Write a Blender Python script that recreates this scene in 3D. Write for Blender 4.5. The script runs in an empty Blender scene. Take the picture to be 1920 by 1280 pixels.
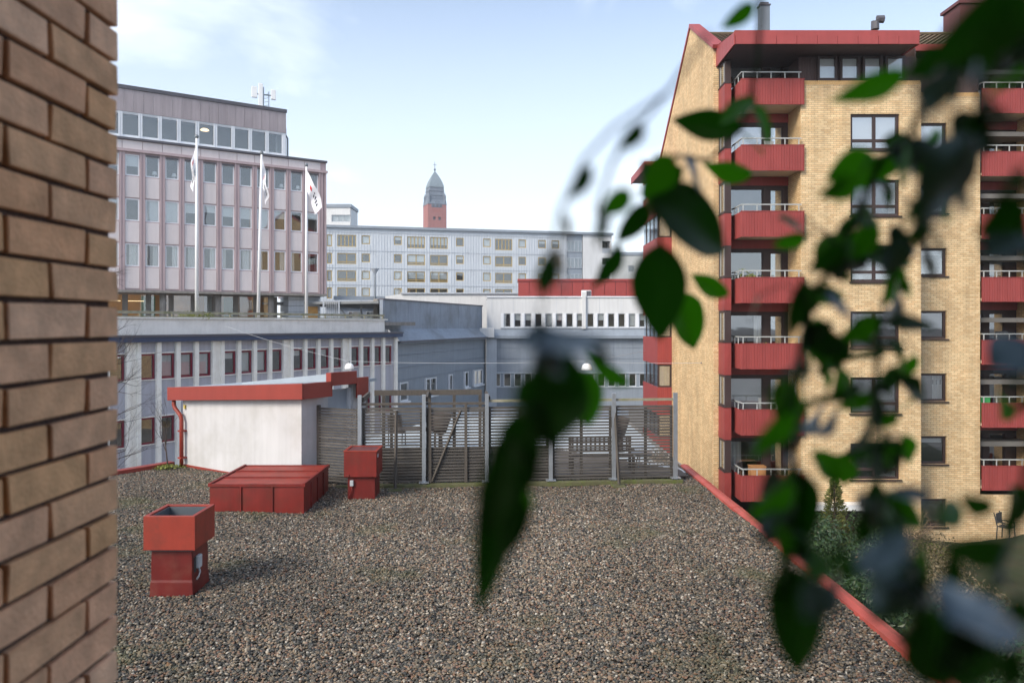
import bpy, bmesh, math, random
from math import radians as R, sin, cos, pi, sqrt, atan2
from mathutils import Vector, Matrix

random.seed(7)
SC = bpy.context.scene
COL = SC.collection

# ------------------------------------------------------------------ camera
F = 1400.0          # focal length in pixels of a 1920 px wide frame
CX, HY = 960.0, 608.0
CAMZ = 9.0
cam_d = bpy.data.cameras.new('camera')
cam_d.sensor_width = 36.0
cam_d.lens = 36.0 * F / 1920.0
cam_d.shift_y = -(640.0 - HY) / 1920.0
cam_d.clip_start = 0.02
cam_d.clip_end = 3000
cam_d.dof.use_dof = True
cam_d.dof.focus_distance = 24.0
cam_d.dof.aperture_fstop = 3.4
cam_d.dof.aperture_blades = 0
cam = bpy.data.objects.new('camera', cam_d)
COL.objects.link(cam)
cam.location = (0, 0, CAMZ)
cam.rotation_euler = (R(90), 0, 0)
SC.camera = cam

# ------------------------------------------------------------------ sky, sun, exposure
SUN_DIR = Vector((-0.58, -0.56, 0.59)).normalized()      # towards the sun
SUN_EL = math.asin(SUN_DIR.z)
SUN_ROT = atan2(SUN_DIR.x, SUN_DIR.y)
w = bpy.data.worlds.new('World')
SC.world = w
w.use_nodes = True
nt = w.node_tree
nt.nodes.clear()
n_out = nt.nodes.new('ShaderNodeOutputWorld')
n_bg = nt.nodes.new('ShaderNodeBackground')
n_sky = nt.nodes.new('ShaderNodeTexSky')
n_sky.sky_type = 'NISHITA'
n_sky.sun_disc = False
n_sky.sun_elevation = SUN_EL
n_sky.sun_rotation = SUN_ROT
n_sky.air_density = 1.0
n_sky.dust_density = 1.5
n_sky.ozone_density = 1.0
n_tc = nt.nodes.new('ShaderNodeTexCoord')
n_map = nt.nodes.new('ShaderNodeMapping')
n_map.inputs['Scale'].default_value = (1.0, 1.0, 2.6)
n_map.inputs['Location'].default_value = (5.48, 2.84, 9.2)
n_noise = nt.nodes.new('ShaderNodeTexNoise')
n_noise.inputs['Scale'].default_value = 2.1
n_noise.inputs['Detail'].default_value = 7
n_noise.inputs['Roughness'].default_value = 0.55
n_noise.inputs['Distortion'].default_value = 0.4
n_ramp = nt.nodes.new('ShaderNodeValToRGB')
n_ramp.color_ramp.elements[0].position = 0.47
n_ramp.color_ramp.elements[0].color = (0.12, 0.12, 0.12, 1)
n_ramp.color_ramp.elements[1].position = 0.70
n_ramp.color_ramp.elements[1].color = (0.85, 0.85, 0.85, 1)
# thin high cloud everywhere, thicker towards the horizon
n_sep = nt.nodes.new('ShaderNodeSeparateXYZ')
n_hz = nt.nodes.new('ShaderNodeMapRange')
n_hz.inputs['From Min'].default_value = 0.0
n_hz.inputs['From Max'].default_value = 0.46
n_hz.inputs['To Min'].default_value = 0.86
n_hz.inputs['To Max'].default_value = 0.08
n_max = nt.nodes.new('ShaderNodeMath'); n_max.operation = 'MAXIMUM'
n_mix = nt.nodes.new('ShaderNodeMix'); n_mix.data_type = 'RGBA'
SKY_STRENGTH = 0.13
n_mix.inputs['B'].default_value = (5.8, 6.25, 6.8, 1)
n_bg.inputs['Strength'].default_value = SKY_STRENGTH
L = nt.links.new
L(n_tc.outputs['Generated'], n_map.inputs['Vector'])
L(n_map.outputs['Vector'], n_noise.inputs['Vector'])
L(n_noise.outputs['Fac'], n_ramp.inputs['Fac'])
L(n_tc.outputs['Generated'], n_sep.inputs['Vector'])
L(n_sep.outputs['Z'], n_hz.inputs['Value'])
L(n_ramp.outputs['Color'], n_max.inputs[0])
L(n_hz.outputs['Result'], n_max.inputs[1])
L(n_max.outputs['Value'], n_mix.inputs['Factor'])
L(n_sky.outputs['Color'], n_mix.inputs['A'])
L(n_mix.outputs['Result'], n_bg.inputs['Color'])
L(n_bg.outputs['Background'], n_out.inputs['Surface'])

sun_d = bpy.data.lights.new('sun', 'SUN')
sun_d.energy = 2.1
sun_d.angle = R(24)
sun_d.color = (1.0, 0.90, 0.76)
sun = bpy.data.objects.new('sun', sun_d)
COL.objects.link(sun)
sun.location = (-20, -10, 40)
sun.rotation_euler = SUN_DIR.to_track_quat('Z', 'Y').to_euler()

SC.view_settings.view_transform = 'Standard'
SC.view_settings.look = 'None'
SC.view_settings.gamma = 1.0
SC.view_settings.exposure = 0.86
SC.cycles.use_denoising = True
SC.cycles.max_bounces = 6
SC.cycles.transparent_max_bounces = 12
SC.cycles.caustics_reflective = False
SC.cycles.caustics_refractive = False

# ------------------------------------------------------------------ helpers
def lin(r, g, b):
    f = lambda c: c / 12.92 if c <= 0.04045 else ((c + 0.055) / 1.055) ** 2.4
    return (f(r / 255), f(g / 255), f(b / 255))

def P(x, y, Y):
    """world point seen at photo pixel x, y at distance Y"""
    return Vector(((x - CX) * Y / F, Y, CAMZ - (y - HY) * Y / F))

class MB:
    """collects geometry of one mesh"""
    def __init__(s):
        s.v = []; s.f = []
    def quad(s, a, b, c, d):
        n = len(s.v); s.v += [tuple(a), tuple(b), tuple(c), tuple(d)]; s.f.append((n, n+1, n+2, n+3)); return s
    def box(s, x0, x1, y0, y1, z0, z1):
        n = len(s.v)
        s.v += [(x0,y0,z0),(x1,y0,z0),(x1,y1,z0),(x0,y1,z0),(x0,y0,z1),(x1,y0,z1),(x1,y1,z1),(x0,y1,z1)]
        for q in ((0,3,2,1),(4,5,6,7),(0,1,5,4),(1,2,6,5),(2,3,7,6),(3,0,4,7)):
            s.f.append(tuple(n+i for i in q))
        return s
    def prism(s, pts, z0, z1):
        """vertical prism on counter-clockwise xy points"""
        n = len(s.v); k = len(pts)
        s.v += [(p[0],p[1],z0) for p in pts] + [(p[0],p[1],z1) for p in pts]
        s.f.append(tuple(n+i for i in reversed(range(k))))
        s.f.append(tuple(n+k+i for i in range(k)))
        for i in range(k):
            j = (i+1) % k
            s.f.append((n+i, n+j, n+k+j, n+k+i))
        return s
    def tube(s, pts, rad, seg=6, cap=True):
        """tube along points; rad number or list"""
        pts = [Vector(p) for p in pts]
        n0 = len(s.v); m = len(pts)
        for i, p in enumerate(pts):
            t = (pts[min(i+1,m-1)] - pts[max(i-1,0)]).normalized()
            a = Vector((0,0,1)) if abs(t.z) < 0.9 else Vector((1,0,0))
            u = t.cross(a).normalized(); v = t.cross(u).normalized()
            r = rad[i] if isinstance(rad, (list, tuple)) else rad
            for k in range(seg):
                an = 2*pi*k/seg
                s.v.append(tuple(p + u*(r*cos(an)) + v*(r*sin(an))))
        for i in range(m-1):
            for k in range(seg):
                a = n0+i*seg+k; b = n0+i*seg+(k+1)%seg
                s.f.append((a, b, b+seg, a+seg))
        if cap:
            s.f.append(tuple(n0+k for k in reversed(range(seg))))
            s.f.append(tuple(n0+(m-1)*seg+k for k in range(seg)))
        return s
    def lathe(s, prof, seg=16, c=(0,0,0)):
        n0 = len(s.v); m = len(prof)
        for r, z in prof:
            for k in range(seg):
                an = 2*pi*k/seg
                s.v.append((c[0]+r*cos(an), c[1]+r*sin(an), c[2]+z))
        for i in range(m-1):
            for k in range(seg):
                a = n0+i*seg+k; b = n0+i*seg+(k+1)%seg
                s.f.append((a, b, b+seg, a+seg))
        s.f.append(tuple(n0+k for k in reversed(range(seg))))
        s.f.append(tuple(n0+(m-1)*seg+k for k in range(seg)))
        return s
    def wall(s, x0, x1, z0, z1, holes, y, depth):
        """front sheet at y (facing -y) with rectangular openings that have reveals of the given depth"""
        xs = sorted({x0, x1} | {min(max(h[i], x0), x1) for h in holes for i in (0, 1)})
        zs = sorted({z0, z1} | {min(max(h[i], z0), z1) for h in holes for i in (2, 3)})
        for i in range(len(xs)-1):
            run = None
            for j in range(len(zs)-1):
                cx = (xs[i]+xs[i+1])/2; cz = (zs[j]+zs[j+1])/2
                if any(h[0] < cx < h[1] and h[2] < cz < h[3] for h in holes): continue
                s.quad((xs[i],y,zs[j]),(xs[i+1],y,zs[j]),(xs[i+1],y,zs[j+1]),(xs[i],y,zs[j+1]))
        for a, b, c, d in holes:
            a=max(a,x0); b=min(b,x1)
            s.quad((a,y,c),(a,y+depth,c),(b,y+depth,c),(b,y,c))
            s.quad((a,y,d),(b,y,d),(b,y+depth,d),(a,y+depth,d))
            s.quad((a,y,c),(a,y,d),(a,y+depth,d),(a,y+depth,c))
            s.quad((b,y,c),(b,y+depth,c),(b,y+depth,d),(b,y,d))
        return s
    def ribs(s, x0, x1, z0, z1, y, pitch, groove, dep):
        """vertical board sheet facing -y at y: flat boards with V grooves"""
        x = x0; top = []
        while x < x1 - 1e-6:
            e = min(x + pitch, x1)
            top += [(x, y), (max(x, e-groove), y), (max(x, e-groove/2), y+dep)]
            x = e
        top.append((x1, y))
        n = len(s.v)
        for (a, b) in top: s.v += [(a, b, z0), (a, b, z1)]
        for i in range(len(top)-1):
            s.f.append((n+2*i, n+2*i+2, n+2*i+3, n+2*i+1))
        return s
    def mesh(s, name, smooth=False):
        me = bpy.data.meshes.new(name)
        me.from_pydata(s.v, [], s.f)
        if smooth:
            me.polygons.foreach_set('use_smooth', [True]*len(me.polygons))
        me.update()
        return me

def thing(name, label, cat, loc=(0,0,0), rz=0.0, group=None):
    o = bpy.data.objects.new(name, None)
    COL.objects.link(o)
    o.empty_display_size = 0.2
    o.location = loc; o.rotation_euler = (0,0,rz)
    o['label'] = label; o['category'] = cat
    if group: o['group'] = group
    return o

def part(name, geo, mat, parent, loc=(0,0,0), rz=0.0, smooth=False, label=None, kind=None, bevel=0):
    me = geo.mesh(name, smooth) if isinstance(geo, MB) else geo
    o = bpy.data.objects.new(name, me)
    COL.objects.link(o)
    if mat is not None:
        if len(me.materials) == 0: me.materials.append(mat)
        elif me.materials[0] != mat:
            o.material_slots[0].link = 'OBJECT'; o.material_slots[0].material = mat
    o.parent = parent
    o.location = loc
    if rz: o.rotation_euler = (0,0,rz)
    if label: o['label'] = label
    if kind: o['kind'] = kind
    if bevel:
        b = o.modifiers.new('bevel', 'BEVEL'); b.width = bevel; b.segments = 2; b.limit_method = 'ANGLE'
    return o

def single(name, geo, mat, label, cat, loc=(0,0,0), rz=0, group=None, smooth=False, kind=None, bevel=0):
    o = part(name, geo, mat, None, loc, rz, smooth, label, kind, bevel)
    o['category'] = cat
    if group: o['group'] = group
    return o

def struct(name, geo, mat, label, cat='ground', loc=(0,0,0), rz=0, smooth=False):
    o = part(name, geo, mat, None, loc, rz, smooth)
    o['kind'] = 'structure'; o['label'] = label; o['category'] = cat
    return o

_cache = {}
def cached(key, fn):
    if key not in _cache: _cache[key] = fn()
    return _cache[key]

# ------------------------------------------------------------------ materials
def new_mat(name):
    m = bpy.data.materials.new(name); m.use_nodes = True
    t = m.node_tree
    return m, t, t.nodes['Principled BSDF'], t.links.new

def mat(name, col, rough=0.6, var=0.10, scale=2.0, bump=0.0, bscale=40, metal=0.0, spec=0.4, streak=0.0, rnd=0.0,
        grime=None, gscale=1.2, gamt=0.0, aniso=None):
    m, t, b, l = new_mat(name)
    N = t.nodes.new
    geo = N('ShaderNodeNewGeometry')
    base = N('ShaderNodeRGB'); base.outputs[0].default_value = (*col, 1)
    cur = base.outputs[0]
    def mult(cur, val):
        mx = N('ShaderNodeMix'); mx.data_type = 'RGBA'; mx.blend_type = 'MULTIPLY'
        mx.inputs['Factor'].default_value = 1.0
        l(cur, mx.inputs['A']); l(val, mx.inputs['B'])
        return mx.outputs['Result']
    def rng(sock, lo, hi, f0=0.25, f1=0.75):
        r = N('ShaderNodeMapRange')
        r.inputs['From Min'].default_value = f0; r.inputs['From Max'].default_value = f1
        r.inputs['To Min'].default_value = lo; r.inputs['To Max'].default_value = hi
        l(sock, r.inputs['Value']); return r.outputs['Result']
    vec = geo.outputs['Position']
    if aniso:
        mp = N('ShaderNodeMapping'); mp.inputs['Scale'].default_value = aniso
        l(vec, mp.inputs['Vector']); vec = mp.outputs['Vector']
    if var:
        n = N('ShaderNodeTexNoise'); n.inputs['Scale'].default_value = scale; n.inputs['Detail'].default_value = 6
        l(vec, n.inputs['Vector'])
        cur = mult(cur, rng(n.outputs['Fac'], 1-var, 1+var))
    if streak:
        mp = N('ShaderNodeMapping'); mp.inputs['Scale'].default_value = (5, 5, 0.35)
        l(geo.outputs['Position'], mp.inputs['Vector'])
        n = N('ShaderNodeTexNoise'); n.inputs['Scale'].default_value = 1.0; n.inputs['Detail'].default_value = 5
        l(mp.outputs['Vector'], n.inputs['Vector'])
        cur = mult(cur, rng(n.outputs['Fac'], 1-streak, 1.0, 0.35, 0.6))
    if rnd:
        oi = N('ShaderNodeObjectInfo')
        cur = mult(cur, rng(oi.outputs['Random'], 1-rnd, 1+rnd, 0, 1))
    if grime:
        n = N('ShaderNodeTexNoise'); n.inputs['Scale'].default_value = gscale; n.inputs['Detail'].default_value = 8
        n.inputs['Roughness'].default_value = 0.65
        l(geo.outputs['Position'], n.inputs['Vector'])
        mx = N('ShaderNodeMix'); mx.data_type = 'RGBA'
        l(rng(n.outputs['Fac'], 0, gamt, 0.48, 0.68), mx.inputs['Factor'])
        l(cur, mx.inputs['A']); mx.inputs['B'].default_value = (*grime, 1)
        cur = mx.outputs['Result']
    l(cur, b.inputs['Base Color'])
    b.inputs['Roughness'].default_value = rough
    b.inputs['Metallic'].default_value = metal
    b.inputs['Specular IOR Level'].default_value = spec
    if bump:
        n = N('ShaderNodeTexNoise'); n.inputs['Scale'].default_value = bscale; n.inputs['Detail'].default_value = 5
        l(vec, n.inputs['Vector'])
        bp = N('ShaderNodeBump'); bp.inputs['Strength'].default_value = bump; bp.inputs['Distance'].default_value = 0.01
        l(n.outputs['Fac'], bp.inputs['Height']); l(bp.outputs['Normal'], b.inputs['Normal'])
    return m

def brick_mat(name, c1, c2, mortar, axis):
    """brickwork too far off to show single bricks; axis 'x' for walls along x, 'y' for walls along y"""
    m, t, b, l = new_mat(name)
    N = t.nodes.new
    geo = N('ShaderNodeNewGeometry'); sep = N('ShaderNodeSeparateXYZ'); cmb = N('ShaderNodeCombineXYZ')
    l(geo.outputs['Position'], sep.inputs[0])
    l(sep.outputs['X' if axis == 'x' else 'Y'], cmb.inputs['X']); l(sep.outputs['Z'], cmb.inputs['Y'])
    br = N('ShaderNodeTexBrick')
    br.inputs['Color1'].default_value = (*c1, 1); br.inputs['Color2'].default_value = (*c2, 1)
    br.inputs['Mortar'].default_value = (*mortar, 1)
    br.inputs['Scale'].default_value = 1.0
    br.inputs['Mortar Size'].default_value = 0.0075
    br.inputs['Mortar Smooth'].default_value = 0.15
    br.inputs['Bias'].default_value = -0.1
    br.inputs['Brick Width'].default_value = 0.26
    br.inputs['Row Height'].default_value = 0.086
    l(cmb.outputs[0], br.inputs['Vector'])
    n = N('ShaderNodeTexNoise'); n.inputs['Scale'].default_value = 0.8; n.inputs['Detail'].default_value = 6
    l(geo.outputs['Position'], n.inputs['Vector'])
    r = N('ShaderNodeMapRange'); r.inputs['From Min'].default_value = .3; r.inputs['From Max'].default_value = .7
    r.inputs['To Min'].default_value = 0.86; r.inputs['To Max'].default_value = 1.12
    l(n.outputs['Fac'], r.inputs['Value'])
    mx = N('ShaderNodeMix'); mx.data_type = 'RGBA'; mx.blend_type = 'MULTIPLY'; mx.inputs['Factor'].default_value = 1
    l(br.outputs['Color'], mx.inputs['A']); l(r.outputs['Result'], mx.inputs['B'])
    # rain streaks and odd darker bricks
    mp = N('ShaderNodeMapping'); mp.inputs['Scale'].default_value = (2.2, 2.2, 0.16)
    l(geo.outputs['Position'], mp.inputs['Vector'])
    n2 = N('ShaderNodeTexNoise'); n2.inputs['Scale'].default_value = 1.0; n2.inputs['Detail'].default_value = 6
    l(mp.outputs['Vector'], n2.inputs['Vector'])
    r2 = N('ShaderNodeMapRange'); r2.inputs['From Min'].default_value = .36; r2.inputs['From Max'].default_value = .56
    r2.inputs['To Min'].default_value = 0.86; r2.inputs['To Max'].default_value = 1.0
    l(n2.outputs['Fac'], r2.inputs['Value'])
    n3 = N('ShaderNodeTexNoise'); n3.inputs['Scale'].default_value = 6.0; n3.inputs['Detail'].default_value = 3
    l(geo.outputs['Position'], n3.inputs['Vector'])
    r3 = N('ShaderNodeMapRange'); r3.inputs['From Min'].default_value = .3; r3.inputs['From Max'].default_value = .7
    r3.inputs['To Min'].default_value = 0.92; r3.inputs['To Max'].default_value = 1.08
    l(n3.outputs['Fac'], r3.inputs['Value'])
    mm = N('ShaderNodeMath'); mm.operation = 'MULTIPLY'
    l(r2.outputs['Result'], mm.inputs[0]); l(r3.outputs['Result'], mm.inputs[1])
    mx2 = N('ShaderNodeMix'); mx2.data_type = 'RGBA'; mx2.blend_type = 'MULTIPLY'; mx2.inputs['Factor'].default_value = 1
    l(mx.outputs['Result'], mx2.inputs['A']); l(mm.outputs[0], mx2.inputs['B'])
    l(mx2.outputs['Result'], b.inputs['Base Color'])
    b.inputs['Roughness'].default_value = 0.75
    bp = N('ShaderNodeBump'); bp.inputs['Strength'].default_value = 0.6; bp.inputs['Distance'].default_value = 0.008
    bp.invert = True
    l(br.outputs['Fac'], bp.inputs['Height']); l(bp.outputs['Normal'], b.inputs['Normal'])
    return m

def glass_mat(name, refl=0.35, tint=(0.75, 0.82, 0.84), rough=0.02):
    m, t, b, l = new_mat(name)
    N = t.nodes.new
    t.nodes.remove(b)
    out = t.nodes['Material Output']
    tr = N('ShaderNodeBsdfTransparent'); tr.inputs['Color'].default_value = (*tint, 1)
    gl = N('ShaderNodeBsdfGlossy'); gl.inputs['Roughness'].default_value = rough
    gl.inputs['Color'].default_value = (0.92, 0.96, 1.0, 1)
    # faint waviness of real panes
    geo = N('ShaderNodeNewGeometry'); n = N('ShaderNodeTexNoise'); n.inputs['Scale'].default_value = 1.1
    l(geo.outputs['Position'], n.inputs['Vector'])
    bp = N('ShaderNodeBump'); bp.inputs['Strength'].default_value = 0.03; bp.inputs['Distance'].default_value = 0.05
    l(n.outputs['Fac'], bp.inputs['Height']); l(bp.outputs['Normal'], gl.inputs['Normal'])
    lw = N('ShaderNodeLayerWeight'); lw.inputs['Blend'].default_value = 0.35
    r = N('ShaderNodeMapRange'); r.inputs['To Min'].default_value = refl; r.inputs['To Max'].default_value = min(1, refl+0.5)
    l(lw.outputs['Fresnel'], r.inputs['Value'])
    mx = N('ShaderNodeMixShader')
    l(r.outputs['Result'], mx.inputs['Fac']); l(tr.outputs[0], mx.inputs[1]); l(gl.outputs[0], mx.inputs[2])
    l(mx.outputs[0], out.inputs['Surface'])
    return m

def emit_mat(name, col, strength):
    m, t, b, l = new_mat(name)
    b.inputs['Base Color'].default_value = (*col, 1)
    b.inputs['Emission Color'].default_value = (*col, 1)
    b.inputs['Emission Strength'].default_value = strength
    return m

MT = {}
MT['pink_panel'] = mat('pink_panel', lin(212,204,205), 0.5, 0.04, 0.7, streak=0.05, rnd=0.05)
MT['pink_pilaster'] = mat('pink_pilaster', lin(180,161,164), 0.5, 0.06, 1.0, streak=0.06)
MT['mauve_panel'] = mat('mauve_panel', lin(164,154,158), 0.45, 0.06, 0.8, streak=0.15, rnd=0.06)
MT['white_frame'] = mat('white_frame', lin(222,226,232), 0.45, 0.04, 1.0)
MT['dark_edge'] = mat('dark_edge', lin(85,84,92), 0.5, 0.1, 1.0)
MT['concrete'] = mat('concrete', lin(140,136,132), 0.85, 0.15, 2.0, bump=0.3, streak=0.2)
MT['white_render'] = mat('white_render', lin(244,241,236), 0.85, 0.04, 1.5, bump=0.2, bscale=60, streak=0.05, grime=lin(190,186,178), gscale=0.9, gamt=0.3)
MT['shed_white'] = mat('shed_white', lin(196,196,198), 0.9, 0.05, 1.2, bump=0.5, bscale=70, streak=0.08, grime=lin(160,158,152), gscale=0.8, gamt=0.4)
MT['grey_pebble'] = mat('grey_pebble', lin(182,183,194), 0.9, 0.08, 25.0, bump=0.5, bscale=60, streak=0.14, rnd=0.05)
MT['fin_white'] = mat('fin_white', lin(244,242,236), 0.7, 0.04, 2.0, streak=0.06, grime=lin(190,178,156), gscale=1.5, gamt=0.25)
MT['wine_frame'] = mat('wine_frame', lin(122,22,48), 0.4, 0.06, 2.0)
MT['navy'] = mat('navy', lin(52,66,96), 0.5, 0.08, 1.0)
MT['roof_felt'] = mat('roof_felt', lin(120,124,128), 0.85, 0.12, 1.5, bump=0.2)
MT['shed_felt'] = mat('shed_felt', lin(150,160,170), 0.55, 0.10, 1.0, bump=0.15)
MT['slate_metal'] = mat('slate_metal', lin(138,148,160), 0.5, 0.05, 0.6, streak=0.10, rnd=0.04)
MT['slate_metal_dark'] = mat('slate_metal_dark', lin(136,147,163), 0.5, 0.06, 0.6, streak=0.16, grime=lin(66,72,62), gscale=0.35, gamt=0.5)
MT['slate_trim'] = mat('slate_trim', lin(176,184,194), 0.5, 0.06, 0.8, streak=0.1)
MT['pale_panel'] = mat('pale_panel', lin(208,210,212), 0.6, 0.04, 0.6, streak=0.08, rnd=0.03)
MT['pale_corr'] = mat('pale_corr', lin(196,203,211), 0.5, 0.04, 0.4, streak=0.06)
MT['yellow_frame'] = mat('yellow_frame', lin(170,148,96), 0.5, 0.08, 1.5, rnd=0.1)
MT['red_sheet'] = mat('red_sheet', lin(152,62,58), 0.45, 0.08, 1.2, streak=0.10)
MT['balcony_red'] = mat('balcony_red', lin(150,66,63), 0.55, 0.08, 1.3, streak=0.12)
MT['fascia_red'] = mat('fascia_red', lin(156,70,68), 0.5, 0.08, 1.3, streak=0.10)
MT['hatch_red'] = mat('hatch_red', lin(122,36,30), 0.5, 0.16, 3.0, bump=0.25, bscale=5, streak=0.22, grime=lin(92,44,34), gscale=3.5, gamt=0.6)  # shade on the hatch sides is put into this darker red
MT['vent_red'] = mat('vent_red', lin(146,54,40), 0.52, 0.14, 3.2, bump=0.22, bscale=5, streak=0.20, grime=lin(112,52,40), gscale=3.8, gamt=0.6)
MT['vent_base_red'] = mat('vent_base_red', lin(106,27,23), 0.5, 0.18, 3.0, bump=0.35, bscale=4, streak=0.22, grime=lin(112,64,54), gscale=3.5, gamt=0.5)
MT['coping_red'] = mat('coping_red', lin(176,82,72), 0.5, 0.12, 2.5, bump=0.2, bscale=4, streak=0.0, grime=lin(132,72,62), gscale=3.0, gamt=0.5, rnd=0.05)
MT['shed_red'] = mat('shed_red', lin(140,56,46), 0.5, 0.10, 1.2, streak=0.08)
MT['galv'] = mat('galv', lin(168,176,184), 0.4, 0.10, 8.0, metal=0.6)
MT['grey_metal'] = mat('grey_metal', lin(120,126,132), 0.4, 0.08, 3.0, metal=0.4)
MT['dark_inside'] = mat('dark_inside', lin(96,104,112), 0.5, 0.1, 4.0, metal=0.3)
MT['plastic_grey'] = mat('plastic_grey', lin(170,176,182), 0.5, 0.05, 3.0)
MT['white_plastic'] = mat('white_plastic', lin(232,234,236), 0.35, 0.03, 2.0)
MT['cable'] = mat('cable', lin(60,60,62), 0.6, 0.05, 2.0)
MT['white_cable'] = mat('white_cable', lin(176,180,184), 0.6, 0.05, 2.0)
MT['brown_frame'] = mat('brown_frame', lin(62,48,46), 0.5, 0.10, 2.0)
MT['brown_board'] = mat('brown_board', lin(84,66,64), 0.6, 0.10, 2.0, streak=0.12)
MT['rail_white'] = mat('rail_white', lin(172,175,174), 0.4, 0.05, 2.0)
MT['soffit'] = mat('soffit', lin(222,206,184), 0.8, 0.08, 2.0)
MT['brick_front'] = brick_mat('brick_front', lin(228,202,158), lin(208,174,128), lin(160,138,112), 'x')
MT['brick_side'] = brick_mat('brick_side', lin(226,196,148), lin(206,170,122), lin(160,136,110), 'y')
MT['interior'] = mat('interior', lin(104,102,99), 0.9, 0.25, 0.9)
MT['curtain'] = mat('curtain', lin(222,222,220), 0.9, 0.08, 3.0, aniso=(9,9,0.4), rnd=0.15)
MT['blind'] = mat('blind', lin(226,230,232), 0.8, 0.03, 3.0, rnd=0.08)
MT['glass'] = glass_mat('glass', 0.17, (0.93,0.96,0.96))
MT['glass_bright'] = glass_mat('glass_bright', 0.40, (0.9,0.94,0.95))
MT['glass_near'] = glass_mat('glass_near', 0.22, (0.92,0.95,0.95))
MT['wood_grey'] = mat('wood_grey', lin(86,83,80), 0.85, 0.25, 6.0, bump=0.3, bscale=30, rnd=0.22, aniso=(0.3,3,3))
MT['wood_post'] = mat('wood_post', lin(80,75,70), 0.85, 0.2, 6.0, bump=0.3, rnd=0.15, aniso=(3,3,0.3))
MT['wood_moss'] = mat('wood_moss', lin(92,92,66), 0.9, 0.25, 6.0, bump=0.4, grime=lin(90,104,40), gscale=5, gamt=0.8)
MT['wood_rail_moss'] = mat('wood_rail_moss', lin(150,146,128), 0.9, 0.2, 4.0, grime=lin(110,116,76), gscale=3, gamt=0.8)
MT['deck_dark'] = mat('deck_dark', lin(82,76,72), 0.7, 0.2, 4.0, rnd=0.15, aniso=(0.3,4,4))
MT['pale_floor'] = mat('pale_floor', lin(176,186,192), 0.5, 0.08, 0.8)
MT['bench_wood'] = mat('bench_wood', lin(72,64,60), 0.8, 0.2, 5.0, rnd=0.1)
MT['tile_roof'] = mat('tile_roof', lin(98,82,66), 0.85, 0.35, 9.0, bump=0.3, grime=lin(84,84,50), gscale=1.5, gamt=0.6)
MT['chimney_clad'] = mat('chimney_clad', lin(98,52,52), 0.5, 0.1, 2.0)
MT['church_brick'] = mat('church_brick', lin(158,104,100), 0.9, 0.08, 0.6, streak=0.1)
MT['copper'] = mat('copper', lin(124,138,148), 0.7, 0.10, 0.4, streak=0.2, aniso=(2,2,0.4))
MT['copper_dark'] = mat('copper_dark', lin(108,118,132), 0.7, 0.12, 0.5, streak=0.2)
MT['flag_white'] = mat('flag_white', lin(232,232,238), 0.8, 0.03, 2.0)
MT['flag_red'] = mat('flag_red', lin(206,52,60), 0.8, 0.03, 2.0)
MT['flag_ink'] = mat('flag_ink', lin(40,42,58), 0.8, 0.03, 2.0)
MT['twig'] = mat('twig', lin(70,60,56), 0.9, 0.15, 8.0)
MT['twig_pale'] = mat('twig_pale', lin(128,108,88), 0.9, 0.2, 8.0)
MT['asphalt'] = mat('asphalt', lin(110,109,107), 0.9, 0.15, 3.0, bump=0.3)
MT['lawn'] = mat('lawn', lin(46,54,30), 0.95, 0.3, 1.2, bump=0.6, bscale=25, grime=lin(66,58,40), gscale=0.7, gamt=0.7)
MT['warm_light'] = emit_mat('warm_light', (1.0, 0.72, 0.38), 1.3)
# ------------------------------------------------------------------ building helpers
class Line:
    """a facade line: passes O (x, y), runs along unit d; local x = along, local y = inwards"""
    def __init__(s, xpx, Y, vx):
        """right or left end seen at pixel xpx at distance Y, running towards vanishing point vx"""
        s.O = Vector(((xpx-CX)*Y/F, Y)); tv = (vx-CX)/F
        s.d = Vector((tv, 1.0)).normalized()
        s.rz = atan2(s.d.y, s.d.x)
    def s(self, xpx, off=0.0):
        k = (xpx-CX)/F
        ox = self.O.x - self.d.y*off; oy = self.O.y + self.d.x*off
        return (k*oy - ox) / (self.d.x - k*self.d.y)
    def root(self, name, label, cat):
        return thing(name, label, cat, (self.O.x, self.O.y, 0), self.rz)

def frame_geo(w, h, fw, dep, mull, trans):
    m = MB()
    m.box(0, fw, 0, dep, 0, h); m.box(w-fw, w, 0, dep, 0, h)
    m.box(fw, w-fw, 0, dep, 0, fw); m.box(fw, w-fw, 0, dep, h-fw, h)
    for a in mull: m.box(a*w-fw*0.6, a*w+fw*0.6, 0.004, dep-0.004, fw, h-fw)
    for a in trans: m.box(fw, w-fw, 0.008, dep-0.008, a*h-fw*0.6, a*h+fw*0.6)
    return m

def curtain_geo(w, h, waves):
    m = MB(); n = max(6, int(waves*4)); pts = []
    for i in range(n+1):
        pts.append((w*i/n, 0.05*sin(i*2*pi/4.0)))
    k = len(m.v)
    for a, b in pts: m.v += [(a, b, 0), (a, b, h)]
    for i in range(n): m.f.append((2*i, 2*i+2, 2*i+3, 2*i+1))
    return m

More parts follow.
